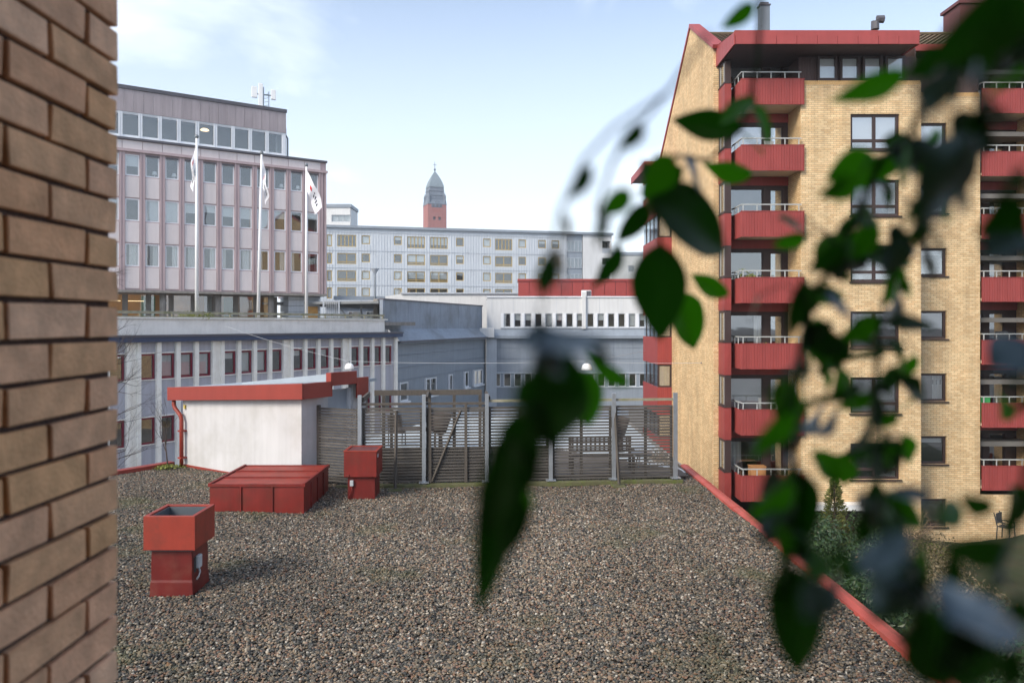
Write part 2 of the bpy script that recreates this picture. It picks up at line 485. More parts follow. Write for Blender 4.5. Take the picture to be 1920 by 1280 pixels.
def window(parent, x0, x1, z0, z1, y, fm, gm, fw=0.07, dep=0.08, mull=(), trans=(), blind=0, curtains=(), split=True, blind_mat='blind'):
    wd, h = round(x1-x0, 3), round(z1-z0, 3)
    key = ('win', wd, h, fw, dep, tuple(mull), tuple(trans))
    fr = part('window', cached(key, lambda: frame_geo(wd, h, fw, dep, mull, trans).mesh('window')), fm, parent, (x0, y, z0))
    xs = [0] + [a*wd for a in mull] + [wd]; zs = [0] + [a*h for a in trans] + [h]
    for i in range(len(xs)-1):
        for j in range(len(zs)-1):
            a = xs[i]+fw*0.55; b = xs[i+1]-fw*0.55; c = zs[j]+fw*0.55; d = zs[j+1]-fw*0.55
            k2 = ('pane', round(b-a,3), round(d-c,3))
            me = cached(k2, lambda: MB().quad((0,0,0),(b-a,0,0),(b-a,0,d-c),(0,0,d-c)).mesh('pane'))
            part('pane', me, gm, fr, (a, dep*0.5, c))
    if blind:
        bh = round((h-2*fw)*blind, 3)
        part('blind', cached(('blind', wd, bh), lambda: MB().box(fw, wd-fw, 0, 0.02, 0, bh).mesh('blind')), MT[blind_mat], fr, (0, dep+0.06, h-fw-bh))
    for a, b in curtains:
        cw = round((b-a)*wd, 3)
        part('curtain', cached(('curt', cw, h), lambda: curtain_geo(cw, h-0.1, cw/0.16).mesh('curtain', True)), MT['curtain'], fr, (a*wd, dep+0.16, 0.05))
    return fr

# ------------------------------------------------------------------ ground
g = MB(); S = 1500
g.quad((-S,-S,-0.6),(S,-S,-0.6),(S,S,-0.6),(-S,S,-0.6))
struct('ground', g, MT['asphalt'], 'dark asphalt ground between the buildings', 'ground')
g = MB()
# gently mounded garden ground
nx, ny = 60, 48
for j in range(ny+1):
    for i in range(nx+1):
        x = 5.3 + 26*i/nx; y = 1 + 30.2*j/ny
        z = 0.0 + 0.25*sin(x*0.7+1)*cos(y*0.5) + 0.5*max(0, (y-22)/9)*0.3 + random.uniform(-.03,.03)
        g.v.append((x, y, z))
for j in range(ny):
    for i in range(nx):
        a = j*(nx+1)+i; g.f.append((a, a+1, a+nx+2, a+nx+1))
struct('garden_ground', g, MT['lawn'], 'mossy garden lawn below the yellow brick apartment block', 'ground', smooth=True)

# ------------------------------------------------------------------ gravel roofed building under the camera
RZ = 5.0
DT = Vector((0.557, 0.830)).normalized()      # direction of the street front on the left
low = thing('flat_roofed_building', 'low building with a gravel roof and pink red sheet metal edge', 'building', (0, 0, 0))
Lx = -10.5; Ly = 19.9
farY = 32.0
roof_pts = [(4.93, 3.0), (4.93, farY), (Lx+DT.x/DT.y*(farY-Ly), farY), (Lx, Ly), (Lx-DT.x/DT.y*9, Ly-9), (Lx-DT.x/DT.y*9, 3.0)]
part('wall', MB().prism(roof_pts, -0.5, RZ-0.06), MT['concrete'], low)
inner = [(4.66, 3.0), (4.66, farY), (Lx+DT.x/DT.y*(farY-Ly)+.1, farY), (Lx+.15, Ly), (Lx-DT.x/DT.y*9+.15, Ly-9), (Lx-DT.x/DT.y*9+.15, 3.0)]
part('roof_membrane', MB().prism(inner, RZ-0.055, RZ-0.03), MT['roof_felt'], low)
# right-hand coping: sheet segments with standing joints, slightly uneven
y = 4.0; k = 0
while y < 19.6:
    ln = 2.36 + 0.1*random.random()
    a = random.uniform(-.012, .012); b = random.uniform(-.012, .012); h0 = random.uniform(-.01, .015); h1 = random.uniform(-.01, .015)
    m = MB(); y1 = y+ln-0.012
    prof = lambda o, h: [(4.70+o, RZ-0.02), (4.71+o, RZ+0.075+h), (4.815+o, RZ+0.10+h), (4.925+o, RZ+0.075+h), (4.935+o, RZ-0.10)]
    A = prof(a, h0); Bq = prof(b, h1)
    mid = prof((a+b)/2 + random.uniform(-.01,.01), (h0+h1)/2 - 0.012)
    rows = [(y, A), (y+ln*0.5, mid), (y1, Bq)]
    for yy, pr in rows:
        for (px, pz) in pr: m.v.append((px, yy, pz))
    for r in range(2):
        for q in range(4):
            i0 = r*5+q; m.f.append((i0, i0+1, i0+6, i0+5))
    m.f.append((4,3,2,1,0)); m.f.append((10,11,12,13,14))
    o = part('coping_segment', m, MT['coping_red'], low)
    # lapped joint
    j = MB()
    pr = prof(b, h1+0.006)
    for yy in (y1-0.03, y1+0.012):
        for (px, pz) in pr: j.v.append((px + (0.004 if px > 4.81 else -0.004), yy, pz))
    for q in range(4): j.f.append((q, q+1, q+6, q+5))
    part('joint_strip', j, MT['coping_red'], low)
    y += ln
# left-hand kerb by the street
m = MB()
t0 = Vector((Lx, Ly)) - DT*8; t1 = Vector((Lx, Ly)) + DT*1.55
nrm = Vector((DT.y, -DT.x))
m.prism([tuple(t0-nrm*0.12), tuple(t0+nrm*0.12), tuple(t1+nrm*0.12), tuple(t1-nrm*0.12)], RZ-0.1, RZ+0.12)
part('edge_flashing', m, MT['shed_red'], low, bevel=0.01)
part('parapet', MB().box(Lx+DT.x/DT.y*(farY-Ly), 4.95, farY-0.3, farY, RZ-0.02, RZ+0.42), MT['slate_metal_dark'], low)

# gravel on the roof: uncountable pebbles, one object scattered with geometry nodes
gm, gt, gb, gl = new_mat('gravel_stone')
oi = gt.nodes.new('ShaderNodeObjectInfo'); rp = gt.nodes.new('ShaderNodeValToRGB')
cols = [(0.0, lin(34,34,35)), (0.15, lin(62,63,62)), (0.34, lin(88,88,82)), (0.50, lin(112,102,88)), (0.64, lin(132,116,96)),
        (0.76, lin(124,94,78)), (0.84, lin(96,96,94)), (0.93, lin(152,138,120)), (1.0, lin(186,180,168))]
el = rp.color_ramp.elements
el[0].position, el[0].color = cols[0][0], (*cols[0][1], 1)
el[1].position, el[1].color = cols[-1][0], (*cols[-1][1], 1)
for p_, c_ in cols[1:-1]:
    e = el.new(p_); e.color = (*c_, 1)
gl(oi.outputs['Random'], rp.inputs['Fac'])
geo_n = gt.nodes.new('ShaderNodeNewGeometry')
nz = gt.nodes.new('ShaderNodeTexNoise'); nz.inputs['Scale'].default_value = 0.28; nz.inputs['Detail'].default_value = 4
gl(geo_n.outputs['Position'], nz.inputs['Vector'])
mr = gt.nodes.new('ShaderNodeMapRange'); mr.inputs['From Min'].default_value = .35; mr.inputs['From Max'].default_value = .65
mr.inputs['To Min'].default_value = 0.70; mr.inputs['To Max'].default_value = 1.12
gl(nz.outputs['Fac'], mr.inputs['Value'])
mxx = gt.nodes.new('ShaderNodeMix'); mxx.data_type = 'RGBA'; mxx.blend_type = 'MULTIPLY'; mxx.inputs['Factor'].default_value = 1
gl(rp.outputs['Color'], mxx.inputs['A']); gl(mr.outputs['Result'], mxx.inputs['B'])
# mossy patches between the stones
nz2 = gt.nodes.new('ShaderNodeTexNoise'); nz2.inputs['Scale'].default_value = 0.9; nz2.inputs['Detail'].default_value = 6
gl(geo_n.outputs['Position'], nz2.inputs['Vector'])
mr2 = gt.nodes.new('ShaderNodeMapRange'); mr2.inputs['From Min'].default_value = .56; mr2.inputs['From Max'].default_value = .72
mr2.inputs['To Min'].default_value = 0; mr2.inputs['To Max'].default_value = 0.5
gl(nz2.outputs['Fac'], mr2.inputs['Value'])
mx2 = gt.nodes.new('ShaderNodeMix'); mx2.data_type = 'RGBA'
gl(mr2.outputs['Result'], mx2.inputs['Factor']); gl(mxx.outputs['Result'], mx2.inputs['A']); mx2.inputs['B'].default_value = (*lin(86,88,58), 1)
gl(mx2.outputs['Result'], gb.inputs['Base Color'])
gb.inputs['Roughness'].default_value = 0.7
gb.inputs['Specular IOR Level'].default_value = 0.3
base_m = mat('gravel_bed', lin(52,48,44), 0.95, 0.3, 30)

gv = MB()
gy0, gy1 = 6.2, 24.0
npt = 60
# strip of quads between the left boundary and the right kerb with a soft unevenness
def left_x(yy):
    return max(-11.5, Lx + 0.12 + DT.x/DT.y*(yy-Ly)) if yy < 21.2 else -6.5
for j in range(npt+1):
    yy = gy0 + (gy1-gy0)*j/npt
    for i in range(33):
        xx = left_x(yy) + (4.71-left_x(yy))*i/32
        edge = max(0, 1-(4.71-xx)/0.4)*0.02
        gv.v.append((xx, yy, RZ + 0.0 + 0.018*sin(xx*1.9+yy*0.8) + 0.016*sin(yy*1.7-xx*0.9) + edge))
for j in range(npt):
    for i in range(32):
        a = j*33+i; gv.f.append((a, a+1, a+34, a+33))
gob = part('gravel', gv, base_m, None)
gob['kind'] = 'stuff'; gob['label'] = 'grey and tan river pebbles covering the flat roof'; gob['category'] = 'gravel'
ng = bpy.data.node_groups.new('gravel_scatter', 'GeometryNodeTree')
ng.interface.new_socket('Geometry', in_out='INPUT', socket_type='NodeSocketGeometry')
ng.interface.new_socket('Geometry', in_out='OUTPUT', socket_type='NodeSocketGeometry')
GN = ng.nodes.new; gL = ng.links.new
gi = GN('NodeGroupInput'); go = GN('NodeGroupOutput')
dp = GN('GeometryNodeDistributePointsOnFaces'); dp.inputs['Density'].default_value = 1500.0
ico = GN('GeometryNodeMeshIcoSphere'); ico.inputs['Radius'].default_value = 1.0; ico.inputs['Subdivisions'].default_value = 2
# knobbly stone shape
npz = GN('ShaderNodeTexNoise'); npz.inputs['Scale'].default_value = 0.9
sp = GN('GeometryNodeSetPosition')
nrmn = GN('GeometryNodeInputNormal'); vm = GN('ShaderNodeVectorMath'); vm.operation = 'SCALE'
mm = GN('ShaderNodeMath'); mm.operation = 'MULTIPLY_ADD'; mm.inputs[1].default_value = 1.1; mm.inputs[2].default_value = -0.55
gL(npz.outputs[0], mm.inputs[0]); gL(nrmn.outputs[0], vm.inputs[0]); gL(mm.outputs[0], vm.inputs['Scale'])
gL(ico.outputs['Mesh'], sp.inputs['Geometry']); gL(vm.outputs[0], sp.inputs['Offset'])
ss = GN('GeometryNodeSetShadeSmooth'); gL(sp.outputs[0], ss.inputs['Geometry'])
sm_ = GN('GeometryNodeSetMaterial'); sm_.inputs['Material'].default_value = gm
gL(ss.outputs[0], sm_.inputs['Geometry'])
ip = GN('GeometryNodeInstanceOnPoints')
rv = GN('FunctionNodeRandomValue'); rv.data_type = 'FLOAT_VECTOR'
rv.inputs['Min'].default_value = (-0.5, -0.5, 0); rv.inputs['Max'].default_value = (0.5, 0.5, 6.283)
rs = GN('FunctionNodeRandomValue'); rs.data_type = 'FLOAT_VECTOR'
rs.inputs['Min'].default_value = (0.012, 0.010, 0.007); rs.inputs['Max'].default_value = (0.030, 0.022, 0.015)
rs.inputs['Seed'].default_value = 3
ro = GN('FunctionNodeRandomValue'); ro.data_type = 'FLOAT_VECTOR'
ro.inputs['Min'].default_value = (0, 0, 0.0); ro.inputs['Max'].default_value = (0, 0, 0.026); ro.inputs['Seed'].default_value = 5
sp2 = GN('GeometryNodeSetPosition')
gL(gi.outputs[0], dp.inputs['Mesh'])
gL(dp.outputs['Points'], sp2.inputs['Geometry']); gL(ro.outputs[0], sp2.inputs['Offset'])
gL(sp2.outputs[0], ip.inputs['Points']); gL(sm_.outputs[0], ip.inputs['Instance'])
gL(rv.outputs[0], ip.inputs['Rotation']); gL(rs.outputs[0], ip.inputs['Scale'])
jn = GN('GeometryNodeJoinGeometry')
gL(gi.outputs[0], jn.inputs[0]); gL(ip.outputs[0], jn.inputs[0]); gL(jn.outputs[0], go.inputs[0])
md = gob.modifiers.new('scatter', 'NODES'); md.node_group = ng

# dry leaves and twigs blown over the gravel
lt = MB(); rr = random.Random(91)
for q in range(420):
    if q < 150: x_, y_ = 4.62-abs(rr.gauss(0,.25)), rr.uniform(7, 18)
    elif q < 230: x_, y_ = rr.uniform(-4, 4), 18.0-abs(rr.gauss(0,.3))
    else: x_, y_ = rr.uniform(-7, 4.5), rr.uniform(7.5, 18)
    if -6.5 < x_ < -4.3 and 15.7 < y_ < 18: continue
    p = Vector((x_, y_, RZ+0.045+rr.uniform(0,.02))); a = rr.uniform(0, 6.28); s_ = rr.uniform(.02,.045)
    u = Vector((cos(a), sin(a), rr.uniform(-.4,.4)))*s_; v = Vector((-sin(a), cos(a), rr.uniform(-.4,.4)))*s_*0.5
    k = len(lt.v); lt.v += [tuple(p-u), tuple(p+v), tuple(p+u+Vector((0,0,.012))), tuple(p-v)]; lt.f.append((k,k+1,k+2,k+3))
lo_ = part('leaf_litter', lt, mat('litter', lin(104,78,52), 0.8, 0.4, 3.0), None)
lo_['kind'] = 'stuff'; lo_['label'] = 'scattered dry leaves on the gravel'; lo_['category'] = 'leaves'

# ------------------------------------------------------------------ near brick wall (pier beside the camera)
PX, PY = -0.874, 1.655            # face of the wall and its far corner
pier = thing('brick_pier', 'brown brick wall corner close to the camera at the left edge', 'wall', (PX, PY, 0))
mortar = mat('mortar', lin(86,74,72), 0.95, 0.25, 30, bump=0.8, bscale=120)
nb, bt, bb, bl = new_mat('pier_brick')
oi = bt.nodes.new('ShaderNodeObjectInfo'); rp = bt.nodes.new('ShaderNodeValToRGB')
el = rp.color_ramp.elements
el[0].color = (*lin(222,174,136), 1); el[1].color = (*lin(236,200,170), 1)
for p_, c_ in ((0.3, lin(228,186,154)), (0.6, lin(224,180,134)), (0.8, lin(230,178,142))):
    e = el.new(p_); e.color = (*c_, 1)
bl(oi.outputs['Random'], rp.inputs['Fac'])
geo_n = bt.nodes.new('ShaderNodeNewGeometry')
nz = bt.nodes.new('ShaderNodeTexNoise'); nz.inputs['Scale'].default_value = 16; nz.inputs['Detail'].default_value = 7
bl(geo_n.outputs['Position'], nz.inputs['Vector'])
mr = bt.nodes.new('ShaderNodeMapRange'); mr.inputs['From Min'].default_value = .3; mr.inputs['From Max'].default_value = .7
mr.inputs['To Min'].default_value = 0.76; mr.inputs['To Max'].default_value = 1.18
bl(nz.outputs['Fac'], mr.inputs['Value'])
mxx = bt.nodes.new('ShaderNodeMix'); mxx.data_type = 'RGBA'; mxx.blend_type = 'MULTIPLY'; mxx.inputs['Factor'].default_value = 1
bl(rp.outputs['Color'], mxx.inputs['A']); bl(mr.outputs['Result'], mxx.inputs['B']); bl(mxx.outputs['Result'], bb.inputs['Base Color'])
bb.inputs['Roughness'].default_value = 0.8
nz3 = bt.nodes.new('ShaderNodeTexNoise'); nz3.inputs['Scale'].default_value = 110; nz3.inputs['Detail'].default_value = 6
bl(geo_n.outputs['Position'], nz3.inputs['Vector'])
bp = bt.nodes.new('ShaderNodeBump'); bp.inputs['Strength'].default_value = 0.6; bp.inputs['Distance'].default_value = 0.005
bl(nz3.outputs['Fac'], bp.inputs['Height']); bl(bp.outputs['Normal'], bb.inputs['Normal'])
part('mortar_core', MB().box(-0.52, -0.014, -1.6, -0.012, 0, 13), mortar, pier)
BL, BH, JT = 0.247, 0.0645, 0.0115
def brick_geo(l, seed):
    """one brick lying along -y from its far end; face at x=0; slightly rough arrises"""
    rr = random.Random(seed)
    bm = bmesh.new()
    bmesh.ops.create_cube(bm, size=1.0)
    for v in bm.verts:
        v.co = Vector(((v.co.x-0.5)*0.108, (v.co.y-0.5)*l, (v.co.z+0.5)*BH))
        v.co += Vector((rr.uniform(-.002,.002), rr.uniform(-.0028,.0028), rr.uniform(-.0024,.0024)))
    bmesh.ops.bevel(bm, geom=bm.edges[:], offset=0.0018, segments=2, affect='EDGES')
    me = bpy.data.meshes.new('brick'); bm.to_mesh(me); bm.free()
    return me
full = [brick_geo(BL-JT, 100+i) for i in range(4)]
half = [brick_geo(0.118-JT/2, 200+i) for i in range(3)]
CH = BH + JT
zc = CAMZ - 1.2; row = 0
zc = math.floor(zc/CH)*CH + 0.006
while zc < CAMZ + 1.15:
    off = 0.0
    # first unit at the corner: header (half) and stretcher in turn
    lens = [0.118] if row % 2 == 0 else []
    yy = 0.0
    if row % 2 == 0:
        o = part('brick', random.choice(half), nb, pier, (random.uniform(-.0015,.0015), yy, zc)); yy -= 0.118 + JT/2
    else:
        pass
    for q in range(4):
        o = part('brick', random.choice(full), nb, pier, (random.uniform(-.0015,.0015), yy, zc + random.uniform(-.001,.001)))
        yy -= BL
    # bricks of the end face turning the corner
    zc += CH; row += 1

# the camera's own building: brick front with the balcony recess the viewer stands in
own = thing('brick_house', 'brown brick building with the balcony that the viewer looks out from', 'building', (0, 0, 0))
own_mat = brick_mat('own_brick', lin(170,128,96), lin(150,108,80), lin(104,90,84), 'x')
own_side = brick_mat('own_brick_side', lin(170,128,96), lin(150,108,80), lin(104,90,84), 'y')
part('wall', MB().wall(-16, 2.92, 0, 17.5, [(-0.86, 2.4, 7.5, 10.15)], 0.0, 0.3), own_mat, own)
own.children[-1].rotation_euler = (0, 0, pi); own.children[-1].location = (1.54, -0.25, 0)
part('balcony_floor', MB().box(-0.86, 2.6, -1.9, 0.62, 7.4, 7.58), MT['concrete'], own)
part('balcony_ceiling', MB().box(-0.86, 2.6, -1.9, 0.3, 10.1, 10.3), MT['concrete'], own)
part('balcony_side', MB().box(2.4, 2.6, -1.9, 0.3, 7.6, 10.08), own_side, own)
part('balcony_back', MB().box(-0.86, 2.4, -1.9, -1.7, 7.6, 10.08), own_mat, own)
part('balcony_parapet', MB().box(-0.86, 2.6, 0.52, 0.6, 7.6, 8.55), MT['brown_board'], own)
# ------------------------------------------------------------------ pink office building
pk = Line(612, 63.0, 3160)
pink = pk.root('office_building', 'pale pink office block with a set back top storey and white windows', 'building')
XL = pk.s(150)
pil = [pk.s(x) for x in (229, 267, 304.7, 341, 376.7, 411, 445, 478, 509.7, 541.4, 571, 601.6)]
pitch = (pil[-1]-pil[0])/11
pil = [pil[-1] - pitch*i for i in range(14)][::-1]      # regular bays
rowsz = [(13.3, 14.98), (16.65, 18.3), (19.98, 21.55)]
TOP = 22.6; BASE = 11.55
PWID = 0.34
holes = []
for i in range(13):
    a = pil[i]+PWID/2+0.03; b = pil[i+1]-PWID/2-0.03
    for z0, z1 in rowsz: holes.append((a, b, z0, z1))
x0, x1 = pil[0]-0.3, 0.0
part('wall', MB().wall(x0, x1, BASE, TOP, holes, 0.10, 0.3), MT['pink_pilaster'], pink)
part('side_wall', MB().box(-0.25, 0.0, 0.11, 14, BASE, TOP-.01), MT['pink_pilaster'], pink)
part('interior', MB().box(x0+.1, -0.3, 2.2, 2.3, BASE, TOP), MT['interior'], pink)
for z in (BASE+0.02, 15.5, 18.9, 22.2):
    part('floor_slab', MB().box(x0+.1, -0.3, 0.5, 2.2, z, z+0.25), MT['interior'], pink)
part('roof_slab', MB().box(x0, 0, 0.42, 14, TOP-0.3, TOP-0.05), MT['roof_felt'], pink)
part('parapet_edge', MB().box(x0, 0.06, -0.10, 0.4, TOP, TOP+0.16), MT['dark_edge'], pink)
part('cornice', MB().box(x0, 0.08, -0.12, 0.06, 21.72, 21.92), MT['pink_pilaster'], pink)
part('base_band', MB().box(x0, 0.04, -0.06, 0.5, BASE-0.18, BASE-0.001), MT['concrete'], pink)
for i, s_ in enumerate(pil):
    part('pilaster', cached('pinkpil', lambda: MB().box(-PWID/2, -0.06, -0.02, 0.13, BASE, 21.72).box(0.06, PWID/2, -0.02, 0.13, BASE, 21.72).box(-0.06, 0.06, 0.03, 0.13, BASE, 21.72).mesh('pilaster')), MT['pink_pilaster'], pink, (s_, 0, 0))
part('pilaster', MB().box(-0.16, -0.005, -0.02, 0.13, BASE, 21.72), MT['pink_pilaster'], pink)
rr = random.Random(11)
for i in range(13):
    a = pil[i]+PWID/2; b = pil[i+1]-PWID/2
    pw = b-a-0.06
    for (z0, z1) in ((BASE+0.12, 13.22), (15.06, 16.57), (18.38, 19.90)):
        part('spandrel_panel', cached(('sp', round(pw,2), round(z1-z0,2)), lambda: MB().box(0, pw, 0, 0.06, 0, z1-z0).mesh('spandrel_panel')), MT['pink_panel'], pink, (a+0.03, 0.05, z0))
    part('fascia_panel', cached('fp', lambda: MB().box(0.02, pitch-0.02, 0, 0.06, 0, 0.62).mesh('fascia_panel')), MT['pink_panel'], pink, (pil[i], 0.05, 21.94))
    for k, (z0, z1) in enumerate(rowsz):
        bl_ = 0; cu = ()
        if k == 1: bl_ = [0.97,0.97,0,0.97,0.97,0.45,0.35,0.5,0.55,0.97,0.4,0,0.3][i]
        if k == 0: cu = rr.choice([((0.02, 0.4),), ((0.55, 0.98),), ((0.0, 0.5),), ((0.3, 0.95),)])
        if k == 2 and i in (1, 2): bl_ = 0.55 if i == 2 else 0.6
        window(pink, a+0.03, b-0.03, z0, z1, 0.12, MT['white_frame'], MT['glass'], 0.09, 0.08, blind=bl_, curtains=cu)
        if k == 2 and i > 2:
            part('awning_box', cached(('ab', round(pw,2)), lambda: MB().box(0, pw-0.1, -0.06, 0.10, 0, 0.10).mesh('awning_box')), MT['dark_edge'], pink, (a+0.08, 0.06, z1-0.06))
# table lamps on two sills
for i in (3, 4, 10, 11):
    lo = pil[i]+PWID/2+0.7
    lm_ = part('sill_lamp', MB().lathe([(0.07,0),(0.05,0.05),(0.02,0.06),(0.02,0.22)], 10), MT['white_plastic'], pink, (lo, 0.42, rowsz[2][0]+0.06))
    part('lamp_shade', MB().lathe([(0.20,0.20),(0.13,0.46)], 12), MT['white_plastic'], lm_, (0,0,0))
# set back top storey
SB = 1.6
e = pk.s(536, SB)
xt0 = x0
ttop = 26.75
uh = []
up = [pk.s(x, SB) for x in (229.5, 520)]
up_pitch = pitch
ucen = [pk.s(516, SB) - up_pitch*i for i in range(11)]
for c in ucen: uh.append((c-0.62, c+0.62, 23.25, 24.95))
part('upper_wall', MB().wall(xt0, e, 22.45, ttop, uh, SB, 0.25), MT['white_frame'], pink)
part('upper_side_wall', MB().box(e-0.2, e-0.002, SB+0.02, 12, 22.45, ttop-.01), MT['slate_trim'], pink)
part('upper_interior', MB().box(xt0+.1, e-0.3, SB+2, SB+2.1, 22.5, ttop-.1), MT['interior'], pink)
part('upper_ceiling', MB().box(xt0+.1, e-0.3, SB+0.3, SB+2, 25.2, 25.3), MT['interior'], pink)
part('upper_floor', MB().box(xt0+.1, e-0.3, SB+0.3, SB+2, 22.7, 22.8), MT['interior'], pink)
part('upper_roof', MB().box(xt0, e, SB+0.05, 12, ttop-0.2, ttop-.05), MT['roof_felt'], pink)
part('roof_edge', MB().box(xt0, e+0.06, SB-0.14, SB+0.25, ttop-0.001, ttop+0.27), MT['dark_edge'], pink)
part('sill_band', MB().box(xt0, e+0.02, SB-0.28, SB-0.002, 22.74, 23.02), MT['white_frame'], pink)
hp = up_pitch/2
k = 0; xx = e
while xx > xt0+hp:
    part('cladding_panel', cached('cl', lambda: MB().box(-hp+0.012, 0, 0, 0.05, 0, ttop-25.08).mesh('cladding_panel')), MT['mauve_panel'], pink, (xx, SB-0.055, 25.06))
    xx -= hp
for i, c in enumerate(ucen):
    window(pink, c-0.62, c+0.62, 23.25, 24.95, SB+0.03, MT['white_frame'], MT['glass'], 0.07, 0.08, blind=(0.0))
    part('mullion_post', cached('mp', lambda: MB().box(-0.14, -0.03, -0.05, 0.0, 0, 1.95).box(0.03, 0.14, -0.05, 0.0, 0, 1.95).mesh('mullion_post')), MT['white_frame'], pink, (c-up_pitch/2, SB-0.002, 23.05))
# ceiling lamp glowing behind one pane
part('pendant_lamp', MB().lathe([(0.02,0.12),(0.2,0.10),(0.34,0.0),(0.30,-0.06),(0.1,-0.09)], 14), MT['warm_light'], pink, (ucen[4], SB+0.7, 24.6))
# pipes and ladder at the end of the upper storey
part('end_trunking', MB().box(e+0.02, e+0.3, SB+0.9, SB+1.3, 22.5, 25.7).box(e+0.05, e+0.42, SB+1.7, SB+2.2, 22.5, 24.6), MT['slate_trim'], pink)
part('end_pipe', MB().tube([(e+0.35,SB+0.7,22.5),(e+0.35,SB+0.7,24.8),(e+0.1,SB+0.7,25.2)],0.07,8), MT['grey_metal'], pink)
# recessed ground storey above the terrace
GZ = 9.25
part('recess_soffit', MB().box(x0, -0.02, 0.5, 2.7, BASE-0.20, BASE-0.12), MT['concrete'], pink)
part('recess_base', MB().box(x0, -0.1, 2.5, 2.7, GZ-0.3, GZ+0.15), MT['concrete'], pink)
sr = pk.s(520, 2.4)
gx = sr; n = 0
while gx > x0+1.7:
    w_ = 1.62
    gw = window(pink, gx-w_, gx-0.28, GZ+0.16, BASE-0.22, 2.45, MT['concrete'], MT['glass'], 0.05, 0.1,
                curtains=((0.55,0.98),) if n in (3,) else ())
    part('pier', cached('gpier', lambda: MB().box(0, 0.28, 0, 0.2, 0, BASE-GZ-0.38).mesh('pier')), MT['concrete'], pink, (gx-0.28, 2.42, GZ+0.16))
    if n in (6, 7, 9, 10):
        part('ceiling_light', cached('clt', lambda: MB().box(0, 1.1, 0, 0.12, 0, 0.04).mesh('ceiling_light')), MT['warm_light'], pink, (gx-w_+0.15, 3.3, BASE-0.75))
    gx -= w_; n += 1
warm_wall = mat('warm_wall', lin(170,124,70), 0.9, 0.35, 0.8)
green_wall = mat('green_wall', lin(74,112,76), 0.9, 0.2, 0.8)
part('room_back', MB().box(x0+.1, sr-0.1, 4.6, 4.7, GZ, BASE), warm_wall, pink)
for gxx in (sr-9.5, sr-13.6, sr-3.3):
    part('partition', MB().box(gxx-0.7, gxx+0.3, 3.9, 4.0, GZ, BASE-0.3), green_wall, pink)
for xp in (305.5, 409, 508):
    s_ = pk.s(xp, 0.9)
    part('column', MB().lathe([(0.24,0),(0.24,BASE-GZ-0.1)], 14), MT['concrete'], pink, (s_, 0.9, GZ-0.1), smooth=True)
# panelled block under the right-hand end
bx0 = pk.s(541, 0.9)
zz = GZ-0.2
while zz < BASE-0.25:
    part('cladding_board', MB().box(bx0, -0.25, 0.9, 3.4, zz, min(zz+0.5, BASE-0.2)-0.025), MT['slate_trim'], pink)
    zz += 0.5
part('notice_board', MB().box(pk.s(577, 0.8), pk.s(596, 0.8), 0.82, 0.895, GZ+0.1, GZ+1.25), mat('plywood', lin(190,146,84), 0.7, 0.2, 3.0), pink)

# antenna mast on the roof
am = thing('antenna_mast', 'white phone mast with panel antennas on the pink office roof', 'antenna',
           (pk.O.x + pk.d.x*pk.s(494, SB+3) - pk.d.y*(SB+3), pk.O.y + pk.d.y*pk.s(494, SB+3) + pk.d.x*(SB+3), ttop-0.12), 0.4)
part('pole', MB().tube([(0,0,0),(0,0,2.9)], 0.06, 8), MT['galv'], am)
part('pole', MB().tube([(0.45,0.1,0),(0.45,0.1,2.6)], 0.05, 8), MT['galv'], am)
for k in range(7):
    part('brace', cached('mastbr', lambda: MB().tube([(0,0,0),(0.45,0.1,0.18)], 0.022, 5).mesh('brace')), MT['galv'], am, (0,0,0.3+0.32*k))
part('brace', MB().tube([(-1.5,0,0.02),(0,0,0.9)], 0.04, 6), MT['galv'], am)
part('panel_antenna', MB().box(-0.42,-0.06,-0.25,-0.08,0.4,3.15), MT['white_plastic'], am, bevel=0.03)
part('radio_unit', MB().box(-0.98,-0.52,-0.2,0.05,1.9,2.85), MT['white_plastic'], am, bevel=0.03)
part('radio_unit', MB().box(0.62,1.02,-0.15,0.1,1.9,2.75), MT['white_plastic'], am, bevel=0.03)
part('bracket', MB().box(-0.55,-0.4,-0.12,-0.02,2.2,2.3).box(0.05,0.64,-0.05,0.03,2.2,2.3), MT['grey_metal'], am)

# ------------------------------------------------------------------ street front with white fins and wine red windows
TV = 960 + F*DT.x/DT.y
tr = Line(744, 59.4, TV)
terr = tr.root('terrace_building', 'white finned building with wine red window frames below the flag terrace', 'building')
xL = tr.s(150)
FZ = 7.98
fins = [tr.s(210 + x/3.4909) for x in (138, 270, 408, 540, 684, 822, 934, 1043, 1158, 1270, 1361, 1451, 1550, 1643, 1718, 1790, 1860)]
wide = {0, 4, 8, 12}
# even out measured spacing: four equal windows per group between wide piers
gp = (fins[16]-fins[0])/4
ww_ = (gp-0.84-3*0.26)/4
fx = []; wins = []; holes = []
for gidx in range(-2, 4):
    b0 = fins[0] + gp*gidx
    fx.append((b0, True)); xx = b0+0.42
    for q in range(4):
        wins.append((xx, xx+ww_)); xx += ww_
        if q < 3: fx.append((xx+0.13, False)); xx += 0.26
fx.append((-0.14, False))
for a, b in wins:
    for z0, z1 in ((5.87, 7.32), (2.2, 3.7)): holes.append((a, b, z0, z1))
x0 = fx[0][0]
part('wall', MB().wall(x0, 0, -0.6, FZ+0.35, holes, 0.10, 0.25), MT['grey_pebble'], terr)
part('end_wall', MB().box(-0.25, 0, 0.19, 9.5, -0.6, FZ+0.3), MT['slate_trim'], terr)
part('interior', MB().box(x0, -0.3, 2.4, 2.5, 0, FZ), MT['interior'], terr)
part('floor_slab', MB().box(x0, -0.3, 0.5, 2.4, 4.5, 4.8).box(x0, -0.3, 0.5, 2.4, 7.6, 7.8), MT['interior'], terr)
